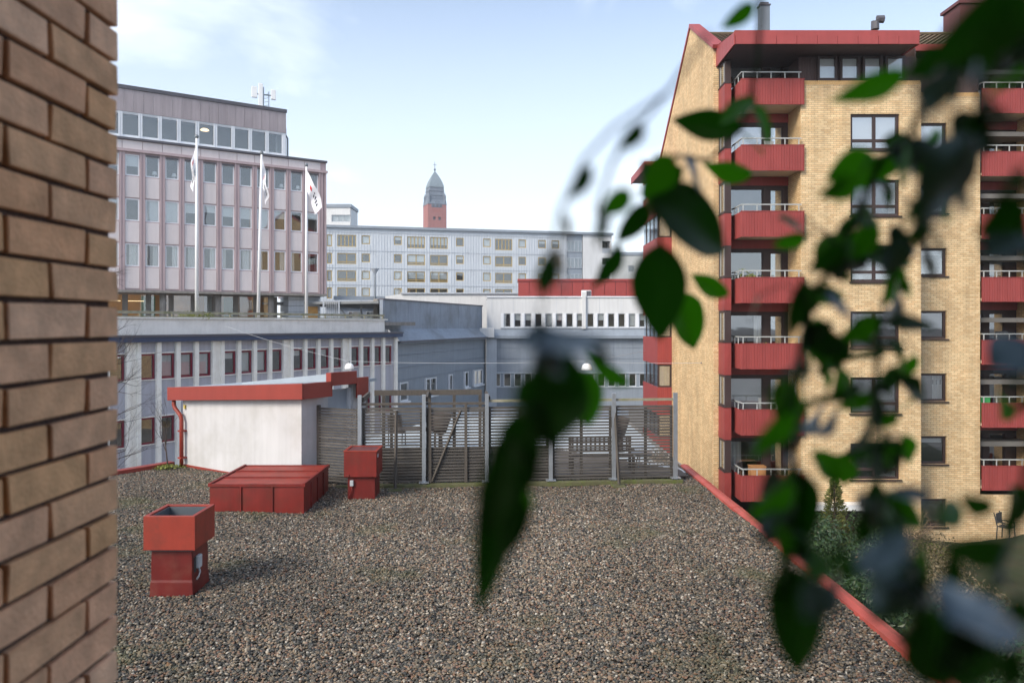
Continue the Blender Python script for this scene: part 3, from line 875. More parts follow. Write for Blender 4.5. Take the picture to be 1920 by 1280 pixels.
for p_, wd_ in fx:
    if wd_:
        part('fin', cached('finw', lambda: MB().box(-0.42,-0.2,-0.10,0.09,-0.6,FZ).box(-0.2,0.2,0.02,0.09,-0.6,FZ).box(0.2,0.42,-0.10,0.09,-0.6,FZ).mesh('fin')), MT['fin_white'], terr, (p_, 0, 0))
    else:
        part('fin', cached('fin', lambda: MB().box(-0.13,0.13,-0.12,0.09,-0.6,FZ).mesh('fin')), MT['fin_white'], terr, (p_, 0, 0))
rr = random.Random(5)
for i, (a, b) in enumerate(wins):
    for k, (z0, z1) in enumerate(((5.87, 7.32), (2.2, 3.7))):
        bl_ = 0.97 if k == 0 and i in (9, 10, 11, 13, 14) else (0.3 if rr.random() < .2 else 0)
        fr = window(terr, a+0.02, b-0.02, z0, z1, 0.14, MT['wine_frame'], MT['glass'], 0.10, 0.10, blind=bl_, curtains=((0.08,0.3),) if rr.random() < .4 else ())
        part('sill', cached(('ts', round(b-a,2)), lambda: MB().box(-0.01, b-a-0.03, -0.12, -0.0, -0.05, -0.002).mesh('sill')), MT['fin_white'], fr, (0, -0.02, 0))
        part('lintel_strip', cached(('tl', round(b-a,2)), lambda: MB().box(0.0, b-a-0.04, -0.04, 0.025, 0.0, 0.06).mesh('lintel_strip')), MT['fin_white'], fr, (0, -0.07, z1-z0+0.02))
part('fascia', MB().box(x0, 0.25, -0.42, 0.6, FZ+0.03, FZ+0.30), MT['navy'], terr)
part('gutter_roof', MB().box(x0, 0.28, -0.48, 0.9, FZ+0.305, FZ+0.42), MT['dark_edge'], terr)
pe = tr.s(722, 0.9)
part('terrace_parapet', MB().box(x0, pe, 0.95, 1.2, FZ+0.42, 9.33), MT['white_render'], terr)
part('parapet_coping', MB().box(x0, pe+0.25, 0.82, 1.3, 9.335, 9.42), MT['fin_white'], terr)
part('terrace_floor', MB().box(x0, pe+4, 1.21, 24, 8.9, 9.2), MT['concrete'], terr)
# weathered double rail
part('terrace_rail', MB().box(x0, pe+0.1, 1.05, 1.12, 9.62, 9.78), MT['wood_rail_moss'], terr)
part('terrace_rail', MB().box(x0, pe+0.1, 1.02, 1.14, 9.44, 9.49), MT['wood_rail_moss'], terr)
xx = pe
while xx > xL:
    part('rail_post', cached('rp', lambda: MB().box(-0.04,0.04,0,0.07,0,0.36).mesh('rail_post')), MT['wood_rail_moss'], terr, (xx, 1.13, 9.425))
    xx -= 2.0

# planting behind the terrace rail
def leaf_cloud(rad, n, size, seed, squash=1.0, up=0.3):
    """many small leaf faces spread through an uneven volume"""
    rr = random.Random(seed); m = MB()
    lobes = [(Vector((rr.uniform(-.7,.7), rr.uniform(-.7,.7), rr.uniform(-.5,.7))), rr.uniform(.35,.62)) for _ in range(9)]
    for _ in range(n):
        c, lr = rr.choice(lobes)
        d = Vector((rr.gauss(0,1), rr.gauss(0,1), rr.gauss(0,1))).normalized() * lr * (rr.random()**0.35)
        p = c*0.72 + d
        p = Vector((p.x*rad[0], p.y*rad[1], p.z*rad[2]*squash))
        nrm = (d.normalized()*0.8 + Vector((rr.gauss(0,.6), rr.gauss(0,.6), rr.gauss(0,.6)+up))).normalized()
        u = nrm.orthogonal().normalized(); u.rotate(Matrix.Rotation(rr.uniform(0, 6.28), 3, nrm)); v = nrm.cross(u)
        s_ = size*rr.uniform(0.6, 1.4)
        k = len(m.v)
        m.v += [tuple(p-u*s_), tuple(p+v*s_*0.5+nrm*s_*0.15), tuple(p+u*s_), tuple(p-v*s_*0.5+nrm*s_*0.15)]
        m.f.append((k,k+1,k+2,k+3))
    return m

def leaf_mat(name, c1, c2, trans=0.25, rough=0.5):
    m, t, b, l = new_mat(name)
    N = t.nodes.new
    geo = N('ShaderNodeNewGeometry')
    rp = N('ShaderNodeMix'); rp.data_type = 'RGBA'
    rp.inputs['A'].default_value = (*c1, 1); rp.inputs['B'].default_value = (*c2, 1)
    l(geo.outputs['Random Per Island'], rp.inputs['Factor'])
    l(rp.outputs['Result'], b.inputs['Base Color'])
    b.inputs['Roughness'].default_value = rough
    tl = N('ShaderNodeBsdfTranslucent'); l(rp.outputs['Result'], tl.inputs['Color'])
    mx = N('ShaderNodeMixShader'); mx.inputs['Fac'].default_value = trans
    l(b.outputs[0], mx.inputs[1]); l(tl.outputs[0], mx.inputs[2])
    l(mx.outputs[0], t.nodes['Material Output'].inputs['Surface'])
    return m
MT['leaf_ivy'] = leaf_mat('leaf_ivy', lin(30,56,28), lin(84,110,70), 0.2, 0.35)
MT['leaf_conifer'] = leaf_mat('leaf_conifer', lin(66,78,34), lin(128,132,72), 0.15, 0.7)
MT['leaf_dry'] = leaf_mat('leaf_dry', lin(78,76,50), lin(136,122,96), 0.2, 0.8)
MT['leaf_yellow'] = leaf_mat('leaf_yellow', lin(86,98,38), lin(150,156,76), 0.25, 0.6)
def on_terr(xp, off, z):
    s_ = tr.s(xp, off)
    return (tr.O.x + tr.d.x*s_ - tr.d.y*off, tr.O.y + tr.d.y*s_ + tr.d.x*off, z)
sh = thing('terrace_shrub', 'low green shrub on the terrace behind the leftmost flagpole', 'shrub', on_terr(365, 1.7, 9.2))
part('foliage', leaf_cloud((1.6,0.6,0.35), 900, 0.05, 3), MT['leaf_yellow'], sh, (0,0,0.32))
part('stem', MB().tube([(0,0,0),(0.05,0,0.3)],[0.03,0.015],5), MT['twig'], sh)

# three flagpoles with limp flags
def flag_geo(hoist, fly, theta, seed, tw=0.0):
    """limp flag: hangs from its hoist, folds ripple along the fly; returns grid of points"""
    rr = random.Random(seed); nu, nv = 14, 18; g = []
    ph = rr.uniform(0, 6)
    for i in range(nu+1):
        u = i/nu; rowp = []
        for j in range(nv+1):
            v = j/nv
            th = theta*(1-0.25*v)*(1-0.15*u)
            x = fly*v*sin(th)*(1-0.45*u) ; z = -hoist*u*(1-0.28*v) - fly*v*cos(th)*(0.95-0.2*u)
            y = 0.16*sin(v*7+u*2.5+ph)*min(1, v*3) + tw*v
            x += 0.07*sin(v*9+u*4+ph)*v
            rowp.append((x, y, z))
        g.append(rowp)
    return g
def grid_mesh(g, i0, i1, j0, j1, dy=0.0):
    m = MB()
    for i in range(i0, i1+1):
        for j in range(j0, j1+1):
            p = g[i][j]; m.v.append((p[0], p[1]+dy, p[2]))
    w_ = j1-j0+1
    for i in range(i1-i0):
        for j in range(j1-j0):
            a = i*w_+j; m.f.append((a, a+1, a+w_+1, a+w_))
    return m
poles = [(369, 252, 0.0, 'leftmost', -0.16, 'hanging half behind its pole', 21),
         (484, 283, 0.14, 'middle', 0.20, 'bunched limply around its pole', 22),
         (574.5, 306, 0.0, 'rightmost', 0.52, 'swung out to the right of its pole', 25)]
for xp, ytop, lean, which, th, how, sd in poles:
    b = on_terr(xp, 1.55, 9.2); Yp = b[1]
    H = CAMZ + (HY-ytop)*Yp/F - 9.2
    fp = thing('flagpole', f'{which} of the three white flagpoles on the terrace', 'flagpole', b, group='white flagpoles on the terrace')
    top = (lean*1.7, 0, H-0.25)
    part('pole', MB().tube([(0,0,0),(lean*0.85,0,H*0.5),top],[0.115,0.10,0.065],10), MT['white_plastic'], fp, smooth=True)
    part('finial', MB().lathe([(0.03,0),(0.09,0.03),(0.13,0.10),(0.11,0.2),(0.03,0.26)], 12, (top[0],0,H-0.26)), MT['grey_metal'], fp, smooth=True)
    g_ = flag_geo(1.5, 3.0 if th > 0.3 else 2.7, th, sd)
    fl = thing('flag', f'white flag {how}', 'flag', (b[0]+top[0]+(0.07 if th > 0 else -0.07), b[1]-0.06, b[2]+H-0.55))
    cl = part('cloth', grid_mesh(g_, 0, 14, 0, 18), MT['flag_white'], fl, smooth=True)
    part('red_mark', grid_mesh(g_, 5, 8, 4, 6, -0.012), MT['flag_red'], fl, smooth=True)
    for (i0, i1, j0, j1) in ((5,6,8,9),(7,9,8,9),(5,8,10,11),(6,9,12,13),(5,6,12,13),(5,8,14,15)):
        part('lettering', grid_mesh(g_, i0, i1, j0, j1, -0.012), MT['flag_ink'], fl, smooth=True)

# lamp post on the terrace end
lp = thing('street_lamp', 'tall thin lamp post with a cone head beside the terrace end', 'lamp', on_terr(703, 5.5, 9.2))
Yl = on_terr(703, 5.5, 9.2)[1]
Hl = CAMZ + (HY-503)*Yl/F - 9.2
part('post', MB().tube([(0,0,0),(0,0,1.5),(0,0,Hl-0.5)],[0.09,0.07,0.05],8), MT['grey_metal'], lp)
part('lamp_head', MB().lathe([(0.06,Hl-0.55),(0.12,Hl-0.45),(0.34,Hl-0.06),(0.36,Hl-0.02),(0.1,Hl)], 14), MT['slate_trim'], lp)
# concrete stub and steel frame at the end of the terrace
stub = single('concrete_post', MB().box(-0.28,0.28,-0.25,0.25,0,2.0), MT['concrete'], 'weathered concrete post at the end of the terrace', 'post', on_terr(708, 5.0, 9.2), tr.rz, bevel=0.03)
fr_ = thing('steel_frame', 'grey steel frame with two diagonal struts behind the terrace rail', 'frame', on_terr(672, 6.5, 9.2), tr.rz*0+0.25)
for xq in (-1.9, 0.25, 2.1):
    part('post', cached('sfp', lambda: MB().box(-0.06,0.06,-0.06,0.06,0,1.9).mesh('post')), MT['slate_trim'], fr_, (xq,0,0))
part('beam', MB().box(-2.1,2.3,-0.07,0.07,1.9,2.25), MT['slate_metal'], fr_)
part('strut', MB().tube([(-1.85,-0.1,1.5),(-0.6,-0.1,0.05)],0.045,6), MT['galv'], fr_)
part('strut', MB().tube([(2.05,-0.1,1.5),(0.95,-0.1,0.05)],0.045,6), MT['galv'], fr_)
gate_ = thing('bar_gate', 'grey barred steel gate beside the pink office corner', 'gate', on_terr(621, 6.0, 9.2), 0.25)
for q in range(8):
    part('bar', cached('gbar', lambda: MB().box(-0.02,0.02,-0.02,0.02,0.08,1.62).mesh('bar')), MT['slate_trim'], gate_, (-0.56+0.16*q,0,0))
part('gate_frame', MB().box(-0.68,-0.60,-0.03,0.03,0,1.75).box(0.60,0.68,-0.03,0.03,0,1.75).box(-0.6,0.6,-0.03,0.03,1.66,1.75).box(-0.6,0.6,-0.03,0.03,0.02,0.08), MT['slate_trim'], gate_)
# ------------------------------------------------------------------ slate grey building, left wing
gl_ = Line(912, 83.3, 1400)
grey = gl_.root('slate_building', 'slate blue metal clad building with streaked upper wall', 'building')
xa = gl_.s(705); xb = 0.0
whz = [(2.45, 4.1)]
gw = [(gl_.s(a), gl_.s(b)) for a, b in ((749,768),(798,821),(842,851.5),(871,881),(888,907))]
holes = [(a, b, 2.45, 4.1) for a, b in gw]
part('lower_wall', MB().wall(gl_.s(740), xb, -0.6, 7.62, holes, 0.06, 0.3), MT['slate_metal'], grey)
zz = 4.3
for k in range(3):
    part('seam_strip', MB().box(gl_.s(740), xb-0.05, 0.0, 0.055, zz, zz+0.05), MT['slate_metal_dark'], grey); zz += 1.05
part('skirt_roof', MB().quad((gl_.s(738),-0.55,7.62),(xb,-0.55,7.62),(xb,0.5,8.6),(gl_.s(738),0.5,8.6)).quad((gl_.s(738),-0.55,7.4),(xb,-0.55,7.4),(xb,-0.55,7.62),(gl_.s(738),-0.55,7.62)).quad((gl_.s(738),0.05,7.4),(xb,0.05,7.4),(xb,-0.55,7.4),(gl_.s(738),-0.55,7.4)), MT['slate_metal_dark'], grey)
part('gutter', MB().box(gl_.s(738), xb, -0.68, -0.56, 7.5, 7.64), MT['dark_edge'], grey)
xx = gl_.s(718, 0.5); pwid = 2.4
while xx < xb-0.1:
    x2 = min(xx+pwid, xb)
    part('upper_panel', MB().box(xx, x2-0.03, 0.5, 0.8, 8.6, 11.0), MT['slate_metal_dark'], grey)
    xx = x2
part('roof_edge', MB().box(gl_.s(718,0.5), xb+0.05, 0.42, 0.9, 11.0, 11.12), MT['dark_edge'], grey)
part('roof', MB().box(gl_.s(718,0.5), xb, 0.9, 12, 10.7, 10.9), MT['roof_felt'], grey)
part('interior', MB().box(gl_.s(740), xb-.1, 1.5, 1.6, 0, 7), MT['interior'], grey)
for a, b in gw:
    ml = (0.5,) if b-a > 2.5 else ()
    fr = window(grey, a+0.02, b-0.02, 2.45, 4.1, 0.10, MT['white_frame'], MT['glass'], 0.14, 0.12, mull=ml)
    part('reveal', MB().box(-0.16, 0, -0.22, 0.02, -0.06, 1.7).box(0, b-a, -0.22, 0.02, -0.14, -0.002), MT['white_frame'], fr)

# right wing: frontal, pale upper storey over grey
wing = thing('white_office_wing', 'white panelled upper storey with a window band over grey cladding', 'building', (gl_.O.x, 83.3, 0))
WW = 26.0
u0 = (945-912)*83.3/F; pit = 19.5*83.3/F
uw = []
xx = u0
while xx < WW-1: uw.append((xx+0.02, xx+0.72)); xx += pit
lw_ = []
xx = (726-680)/2.977*0 + (925-912)*83.3/F
while xx < WW-1: lw_.append((xx, xx+0.80)); xx += pit
part('upper_wall', MB().wall(0.06, WW, 8.46, 12.0, [(a,b,8.72,10.2) for a,b in uw], 0.0, 0.25), MT['pale_panel'], wing)
for k in range(11):
    part('panel_seam', cached('pseam', lambda: MB().box(0,0.03,-0.012,0.0,10.3,11.95).mesh('panel_seam')), MT['slate_trim'], wing, (0.6+2.4*k, 0, 0))
part('coping', MB().box(0.0, WW, -0.12, 0.4, 12.0, 12.14), MT['white_frame'], wing)
part('roof', MB().box(0.0, WW, 0.4, 12, 11.7, 11.85), MT['roof_felt'], wing)
part('duct', MB().box(0,0.42,-0.3,0.0,8.5,12.6), MT['pale_panel'], wing, ((1091-912)*83.3/F,-0.01,0), bevel=0.02)
part('interior', MB().box(0.1, WW, 1.6, 1.7, 0, 11.5).box(0.1, WW, 0.3, 1.6, 8.2, 8.4).box(0.1, WW, 0.3, 1.6, 10.5, 10.6), MT['interior'], wing)
rr = random.Random(3)
for a, b in uw:
    window(wing, a, b, 8.72, 10.2, 0.05, MT['slate_trim'], MT['glass'], 0.05, 0.08, blind=rr.choice([0,0,0.95,0,0.5]))
    part('pier', cached('upier', lambda: MB().box(-0.36,-0.06,-0.07,0.0,8.66,10.24).mesh('pier')), MT['white_frame'], wing, (a, -0.003, 0))
part('sill_band', MB().box(u0-0.4, WW, -0.10, -0.004, 8.55, 8.65), MT['slate_trim'], wing)
part('ledge', MB().quad((0.1,-0.9,7.75),(WW,-0.9,7.75),(WW,0,8.45),(0.1,0,8.45)).quad((0.1,-0.9,7.45),(WW,-0.9,7.45),(WW,-0.9,7.75),(0.1,-0.9,7.75)).quad((0.1,0,7.45),(WW,0,7.45),(WW,-0.9,7.45),(0.1,-0.9,7.45)), MT['slate_metal'], wing)
for k in range(20):
    part('standing_seam', cached('sseam', lambda: MB().quad((0,-0.9,7.76),(0.05,-0.9,7.76),(0.05,0,8.47),(0,0,8.47)).quad((0,-0.91,7.78),(0.05,-0.91,7.78),(0.05,0.0,8.50),(0,0.0,8.50)).mesh('standing_seam')), MT['slate_metal'], wing, (0.9+1.2*k,-0.004,0.006))
part('lower_wall', MB().wall(0.06, WW, -0.6, 7.44, [(a,b,2.1,3.55) for a,b in lw_], -0.3, 0.25), MT['slate_metal'], wing)
for z in (5.2, 6.4):
    part('seam_strip', MB().box(1.2, WW, -0.34, -0.303, z, z+0.04), MT['slate_metal_dark'], wing)
for k in range(12):
    part('seam_strip', cached('vseam', lambda: MB().box(0,0.04,-0.335,-0.303,3.8,7.4).mesh('seam_strip')), MT['slate_metal_dark'], wing, (1.5+2.1*k,0,0))
for a, b in lw_:
    window(wing, a, b, 2.1, 3.55, -0.26, MT['white_frame'], MT['glass'], 0.06, 0.08)
part('window_surround', MB().box(0.5, WW, -0.40, -0.302, 3.56, 3.68).box(0.5, WW, -0.40, -0.302, 1.97, 2.09), MT['slate_trim'], wing)
part('corner_pier', MB().box(0.0, 1.15, -0.7, -0.304, -0.6, 7.4), MT['slate_trim'], wing)
part('rainwater_box', MB().box(-0.7, 0.9, -1.5, -0.92, 7.55, 8.6), MT['pale_panel'], wing, bevel=0.04)
part('air_unit', MB().box(0,1.1,1.0,1.5,12.0,12.85), MT['white_plastic'], wing, ((1092-912)*83.3/F,0,0), bevel=0.04)
part('air_grille', MB().box(0.55,1.05,0.94,0.99,12.08,12.77), MT['dark_edge'], wing, ((1092-912)*83.3/F,0,0))
# red box standing on that roof
rb = thing('red_rooftop_block', 'dark red panelled block on the white wing roof', 'building', ((972-CX)*90/F, 90, 11.85))
for k in range(13):
    part('panel', cached('rbp', lambda: MB().box(0.02,1.27,0,0.2,0,2.35).mesh('panel')), MT['red_sheet'], rb, (1.3*k,0,0))
part('body', MB().box(0,16.9,0.21,4,0,2.35), MT['red_sheet'], rb)
part('roof_trim', MB().box(-0.1,17,-0.12,4.1,2.36,2.62), MT['red_sheet'], rb)
# long pale roof behind the slate wing
lr = thing('pale_flat_roof', 'long low white roof edge above the slate building', 'roof', (0, 97, 0))
X0, X1 = (752-CX)*97/F, (978-CX)*97/F
XX0 = (690-CX)*97/F
m = MB()
m.quad((XX0,0,12.1),(X0,0,12.1),(X0,0,12.95),(XX0,0,12.3)).quad((X0,0,11.2),(X1,0,11.2),(X1,0,13.15),(X0,0,12.95))
m.quad((XX0,0,12.3),(X0,0,12.95),(X0,12,13.1),(XX0,12,12.4)).quad((X0,0,12.95),(X1,0,13.15),(X1,12,13.2),(X0,12,13.1))
m.quad((XX0,0.02,-0.6),(X1,0.02,-0.6),(X1,0.02,12.08),(XX0,0.02,12.08))
part('roof', m, MT['pale_panel'], lr)
part('roof_edge', MB().box(X0, X1, -0.25, -0.02, 12.95, 13.12), MT['slate_trim'], lr)
lb = thing('low_slate_shop', 'low slate blue building with white curtained windows behind the terrace', 'building', ((610-CX)*84/F, 84, 0))
part('wall', MB().box(0, 6.6, 0, 3, -0.6, 10.9), MT['slate_metal_dark'], lb)
part('eave', MB().box(-0.1, 6.7, -0.4, 0, 10.95, 11.5), MT['slate_metal'], lb)
for xq in (2.6, 4.6):
    window(lb, xq, xq+1.5, 9.7, 10.45, -0.08, MT['slate_trim'], MT['glass'], 0.06, 0.07, mull=(0.3,))
    part('curtain', MB().box(xq+0.5, xq+1.44, -0.012, -0.004, 9.75, 10.4), MT['blind'], lb)

# ------------------------------------------------------------------ far apartment block
fa = Line(612, 120.0, 7112)
far = fa.root('pale_apartment_block', 'long pale corrugated apartment block with yellow window frames', 'building')
fx0, fx1 = fa.s(560), fa.s(1147)
ftop = 24.55
colsW = [(40,70,'m'),(100,210,'w'),(242,290,'s'),(430,475,'s'),(507,610,'w'),(640,742,'w'),(790,835,'s'),(947,992,'s'),(1018,1117,'w'),(1153,1197,'s'),(1267,1312,'s'),(1345,1390,'s')]
px5 = lambda c: 600 + c/3.0968
rows5 = [(21.55, 23.45), (18.75, 20.5), (15.95, 17.7), (13.15, 14.95), (10.4, 12.2)]
holes = []; items = []
for c0, c1, kd in colsW:
    a, b = fa.s(px5(c0)), fa.s(px5(c1))
    for k, (z0, z1) in enumerate(rows5):
        if kd == 's': z0_, z1_ = z1-1.42, z1-0.02
        else: z0_, z1_ = z0, z1
        holes.append((a, b, z0_, z1_)); items.append((a, b, z0_, z1_, kd, k))
tw0, tw1 = fa.s(px5(1433)), fa.s(px5(1525))
m = MB()
part('wall', m.wall(fx0, tw0, -0.6, ftop, holes, 0.06, 0.25), MT['pale_corr'], far)
# corrugation ribs, too fine to count: one part
rib = MB(); xx = fx0; rr = random.Random(8)
while xx < tw0:
    zcuts = [-0.6]
    blocked = sorted((h[2]-0.05, h[3]+0.05) for h in holes if h[0]-0.1 < xx+0.06 < h[1]+0.1)
    z = 8.0
    for a, b in blocked + [(ftop, ftop)]:
        if a > z: rib.box(xx, xx+0.14, -0.01, 0.058, z, a)
        z = b
    xx += 0.46
part('corrugation', rib, MT['pale_corr'], far, kind='stuff')
for k in range(5):
    zf = rows5[k][1] + 0.42
    if zf < ftop-.3: part('floor_joint', MB().box(fx0, tw0, -0.03, 0.055, zf, zf+0.05), MT['slate_trim'], far)
part('roof_edge', MB().box(fx0, fx1+0.2, -0.35, 0.5, ftop+0.01, ftop+0.42), MT['slate_metal'], far)
part('roof', MB().box(fx0, fx1, 0.5, 12, ftop-0.1, ftop+0.1), MT['roof_felt'], far)
part('interior', MB().box(fx0, fx1-.2, 1.6, 1.7, 8, ftop-.1), MT['interior'], far)
part('floor_slab', MB().box(fx0, tw0, 0.35, 1.6, 21.0, 21.2).box(fx0, tw0, 0.35, 1.6, 18.1, 18.3).box(fx0, tw0, 0.35, 1.6, 15.3, 15.5).box(fx0, tw0, 0.35, 1.6, 12.5, 12.7), MT['interior'], far)
for a, b, z0, z1, kd, k in items:
    if z1 < 12.5: continue
    if kd == 'w':
        ml = (0.2,0.4,0.6,0.8) if k == 0 else (0.5,)
        trn = () if k == 0 else (0.2,)
        window(far, a, b, z0, z1, 0.10, MT['yellow_frame'], MT['glass'], 0.12, 0.10, mull=ml, trans=trn, blind=rr.choice([0,0,0,0.7]))
    else:
        window(far, a, b, z0, z1, 0.10, MT['yellow_frame'], MT['glass'], 0.13, 0.10, blind=rr.choice([0,0.95,0,0.95,0,0.4]))
part('stair_glazing_wall', MB().box(tw0, tw1, 0.2, 0.5, -0.6, ftop), MT['slate_metal'], far)
for k, (z0, z1) in enumerate(rows5[:4]):
    window(far, tw0+0.1, tw1-0.1, z0, z1, 0.08, MT['slate_trim'], MT['glass'], 0.07, 0.10, mull=(0.25,0.5,0.75))
part('end_wall', MB().wall(tw1, fx1, -0.6, ftop, [(tw1+3.6, fx1-0.25, z0-0.1, z1+0.1) for z0, z1 in rows5[:3]], 0.0, 3.0), MT['pale_panel'], far)
for z0, z1 in rows5[:3]:
    part('balcony_rail', MB().box(tw1+3.6, fx1-0.25, 0.02, 0.06, z0-0.08, z0+0.75), MT['slate_trim'], far)
    part('recess', MB().box(tw1+3.6, fx1-0.25, 2.9, 3.0, z0-0.1, z1+0.1), MT['interior'], far)
st = thing('white_stair_head', 'white box with a window band above the pale apartment block roof', 'building', ((600-CX)*129/F, 129, 0))
sw = (657-600)*129/F
part('wall', MB().wall(0, sw, 20, 29.2, [(2.0, sw-0.05, 26.7, 27.9)], 0, 0.3), MT['pale_panel'], st)
part('body', MB().box(0.02, sw, 0.45, 6, -0.5, 29.15), MT['pale_panel'], st)
window(st, 2.0, sw-0.05, 26.7, 27.9, 0.1, MT['slate_trim'], MT['glass'], 0.08, 0.1, mull=(0.33,0.66))
part('roof_edge', MB().box(-0.1, sw+0.15, -0.2, 6.1, 29.21, 29.75), MT['slate_metal'], st)
bg = thing('grey_block_beyond', 'plain grey block beyond the end of the pale apartment block', 'building', ((1120-CX)*150/F, 150, 0))
bgw = (1330-1120)*150/F
part('wall', MB().wall(0, bgw, -0.6, 22.9, [(6.2+3*k, 7.4+3*k, z, z+1.3) for k in range(5) for z in (19.5, 16.4)], 0, 0.3), mat('grey_panel', lin(176,180,180), 0.7, 0.05, 0.3, streak=0.06), bg)
part('roof_edge', MB().box(-0.1, bgw, -0.2, 8, 22.91, 23.5), MT['slate_metal'], bg)
part('interior', MB().box(0, bgw, 0.8, 0.9, 0, 22.8), MT['interior'], bg)
for k in range(5):
    for z in (19.5, 16.4): window(bg, 6.2+3*k, 7.4+3*k, z, z+1.3, 0.1, MT['slate_trim'], MT['glass'], 0.08, 0.1)

# ------------------------------------------------------------------ church tower on the skyline
CY = 330.0
ch = thing('church_tower', 'red brick church tower with a green copper spire on the skyline', 'church', ((815.2-CX)*CY/F, CY, 0), R(21))
zc_ = lambda y: CAMZ + (HY-y)*CY/F
W = 4.2
bz = zc_(384.5)
wh = [(-1.9,-0.7,zc_(415),zc_(409)), (0.5,1.7,zc_(415),zc_(409))]
part('shaft', MB().wall(-W, W, 0, bz, wh, -W, 0.8).quad((W,-W,0),(W,W,0),(W,W,bz),(W,-W,bz)).quad((W,W,0),(-W,W,0),(-W,W,bz),(W,W,bz)).quad((-W,W,0),(-W,-W,0),(-W,-W,bz),(-W,W,bz)), MT['church_brick'], ch)
for a, b, c, d in wh: part('louvre', MB().box(a, b, -W+0.5, -W+0.6, c, d), MT['dark_edge'], ch)
for s_ in (-1.6, 1.3): part('louvre', MB().box(W-0.05, W+0.02, s_, s_+0.8, zc_(415), zc_(409)), MT['dark_edge'], ch)
part('belfry_opening', MB().box(-W*0.62, W*0.5, -W-0.08, -W+0.1, zc_(391.5), zc_(384)), MT['copper_dark'], ch)
for s_ in (-2.2, -0.4, 1.1): part('belfry_louvre', cached('belf', lambda: MB().box(0, 0.9, -W-0.14, -W-0.085, zc_(391), zc_(385)).mesh('belfry_louvre')), MT['dark_edge'], ch, (s_,0,0))
part('belfry_opening', MB().box(W-0.1, W+0.08, -W*0.5, W*0.6, zc_(392.5), zc_(386)), MT['copper_dark'], ch)
def sq(m, prof):
    """square section body from (half width, z) rings"""
    n0 = len(m.v)
    for h_, z in prof: m.v += [(-h_,-h_,z),(h_,-h_,z),(h_,h_,z),(-h_,h_,z)]
    for i in range(len(prof)-1):
        for k in range(4):
            a = n0+4*i+k; b = n0+4*i+(k+1)%4; m.f.append((a,b,b+4,a+4))
    m.f.append(tuple(n0+4*(len(prof)-1)+k for k in range(4)))
    return m
part('belfry_roof', sq(MB(), [(W+0.12,bz-.3),(W+0.12,bz),(W*0.92,zc_(381)),(W*0.84,zc_(377)),(W*0.80,zc_(369.5)),(W*0.83,zc_(369)),(W*0.83,zc_(368)),(W*0.77,zc_(361)),(W*0.81,zc_(360.6)),(W*0.81,zc_(359.8)),(W*0.74,zc_(353))]), MT['copper_dark'], ch)
sp_ = []
for i in range(13):
    t = i/12; sp_.append((W*0.76*(1-t**1.45)+0.08, zc_(352.5) + (zc_(321)-zc_(352.5))*t))
part('spire', sq(MB(), [(W*0.80,zc_(353.2)),(W*0.80,zc_(352.6))]+sp_), MT['copper'], ch)
for sx, sy in ((-1,-1),(1,-1),(1,1),(-1,1)):
    part('corner_turret', cached('turret', lambda: MB().lathe([(0.75,bz-.1),(0.72,zc_(379)),(0.55,zc_(376)),(0.55,zc_(372)),(0.66,zc_(371.5)),(0.5,zc_(368)),(0.08,zc_(365))], 8).mesh('corner_turret')), MT['copper_dark'], ch, (sx*W*0.84, sy*W*0.84, 0))
    part('gargoyle', cached('garg', lambda: MB().box(-0.7,0.7,-0.12,0.12,zc_(364.5),zc_(363.6)).mesh('gargoyle')), MT['copper_dark'], ch, (sx*W*0.78, sy*W*0.78, 0), sx*sy*0.78)
part('dormer', MB().prism([(-1.0,-W*0.98),(1.0,-W*0.98),(0.7,-W*0.6),(-0.7,-W*0.6)], bz-.2, zc_(380)), MT['copper_dark'], ch)
part('ball', MB().lathe([(0.1,zc_(321.4)),(0.42,zc_(319.6)),(0.52,zc_(318.2)),(0.42,zc_(316.8)),(0.1,zc_(315.4))], 10), MT['copper_dark'], ch)
part('cross', MB().box(-0.09,0.09,-0.09,0.09,zc_(316),zc_(303)).box(-0.95,0.95,-0.08,0.08,zc_(309.8),zc_(309)), MT['copper_dark'], ch)
# ------------------------------------------------------------------ yellow brick apartment block on the right
ap = thing('apartment_block', 'yellow brick apartment block with red balconies and a tall gable', 'building', (8.78, 31.1, 0))
ox, oy = 8.78, 31.1
def A(m):
    m.v = [(a-ox, b-oy, c) for a, b, c in m.v]; return m
GX = 8.78; YB = 31.1; YR = 32.55; YB2 = 32.7; YR2 = 34.15
ST = 2.742
zt = [19.16 - ST*k for k in range(7)]            # top edge of the balcony fronts
RX = 31.0
gpts = [(32.6,-0.6),(44.2,-0.6),(44.2,18.55),(36.7,23.55),(32.6,21.05)]
m = MB(); n = len(gpts)
for xx in (GX, GX+0.3):
    m.v += [(xx, a, b) for a, b in gpts]
m.f.append(tuple(reversed(range(n)))); m.f.append(tuple(range(n, 2*n)))
for i in range(n):
    j = (i+1) % n; m.f.append((i, j, n+j, n+i))
part('gable_wall', A(m), MT['brick_side'], ap)
part('gable_return', A(MB().box(GX+0.3, 9.0, YR+0.05, YR+0.25, -0.6, 21.0).box(GX+0.003, GX+0.3, YR-0.0, YR+0.047, -0.6, 21.0)), MT['brick_front'], ap)
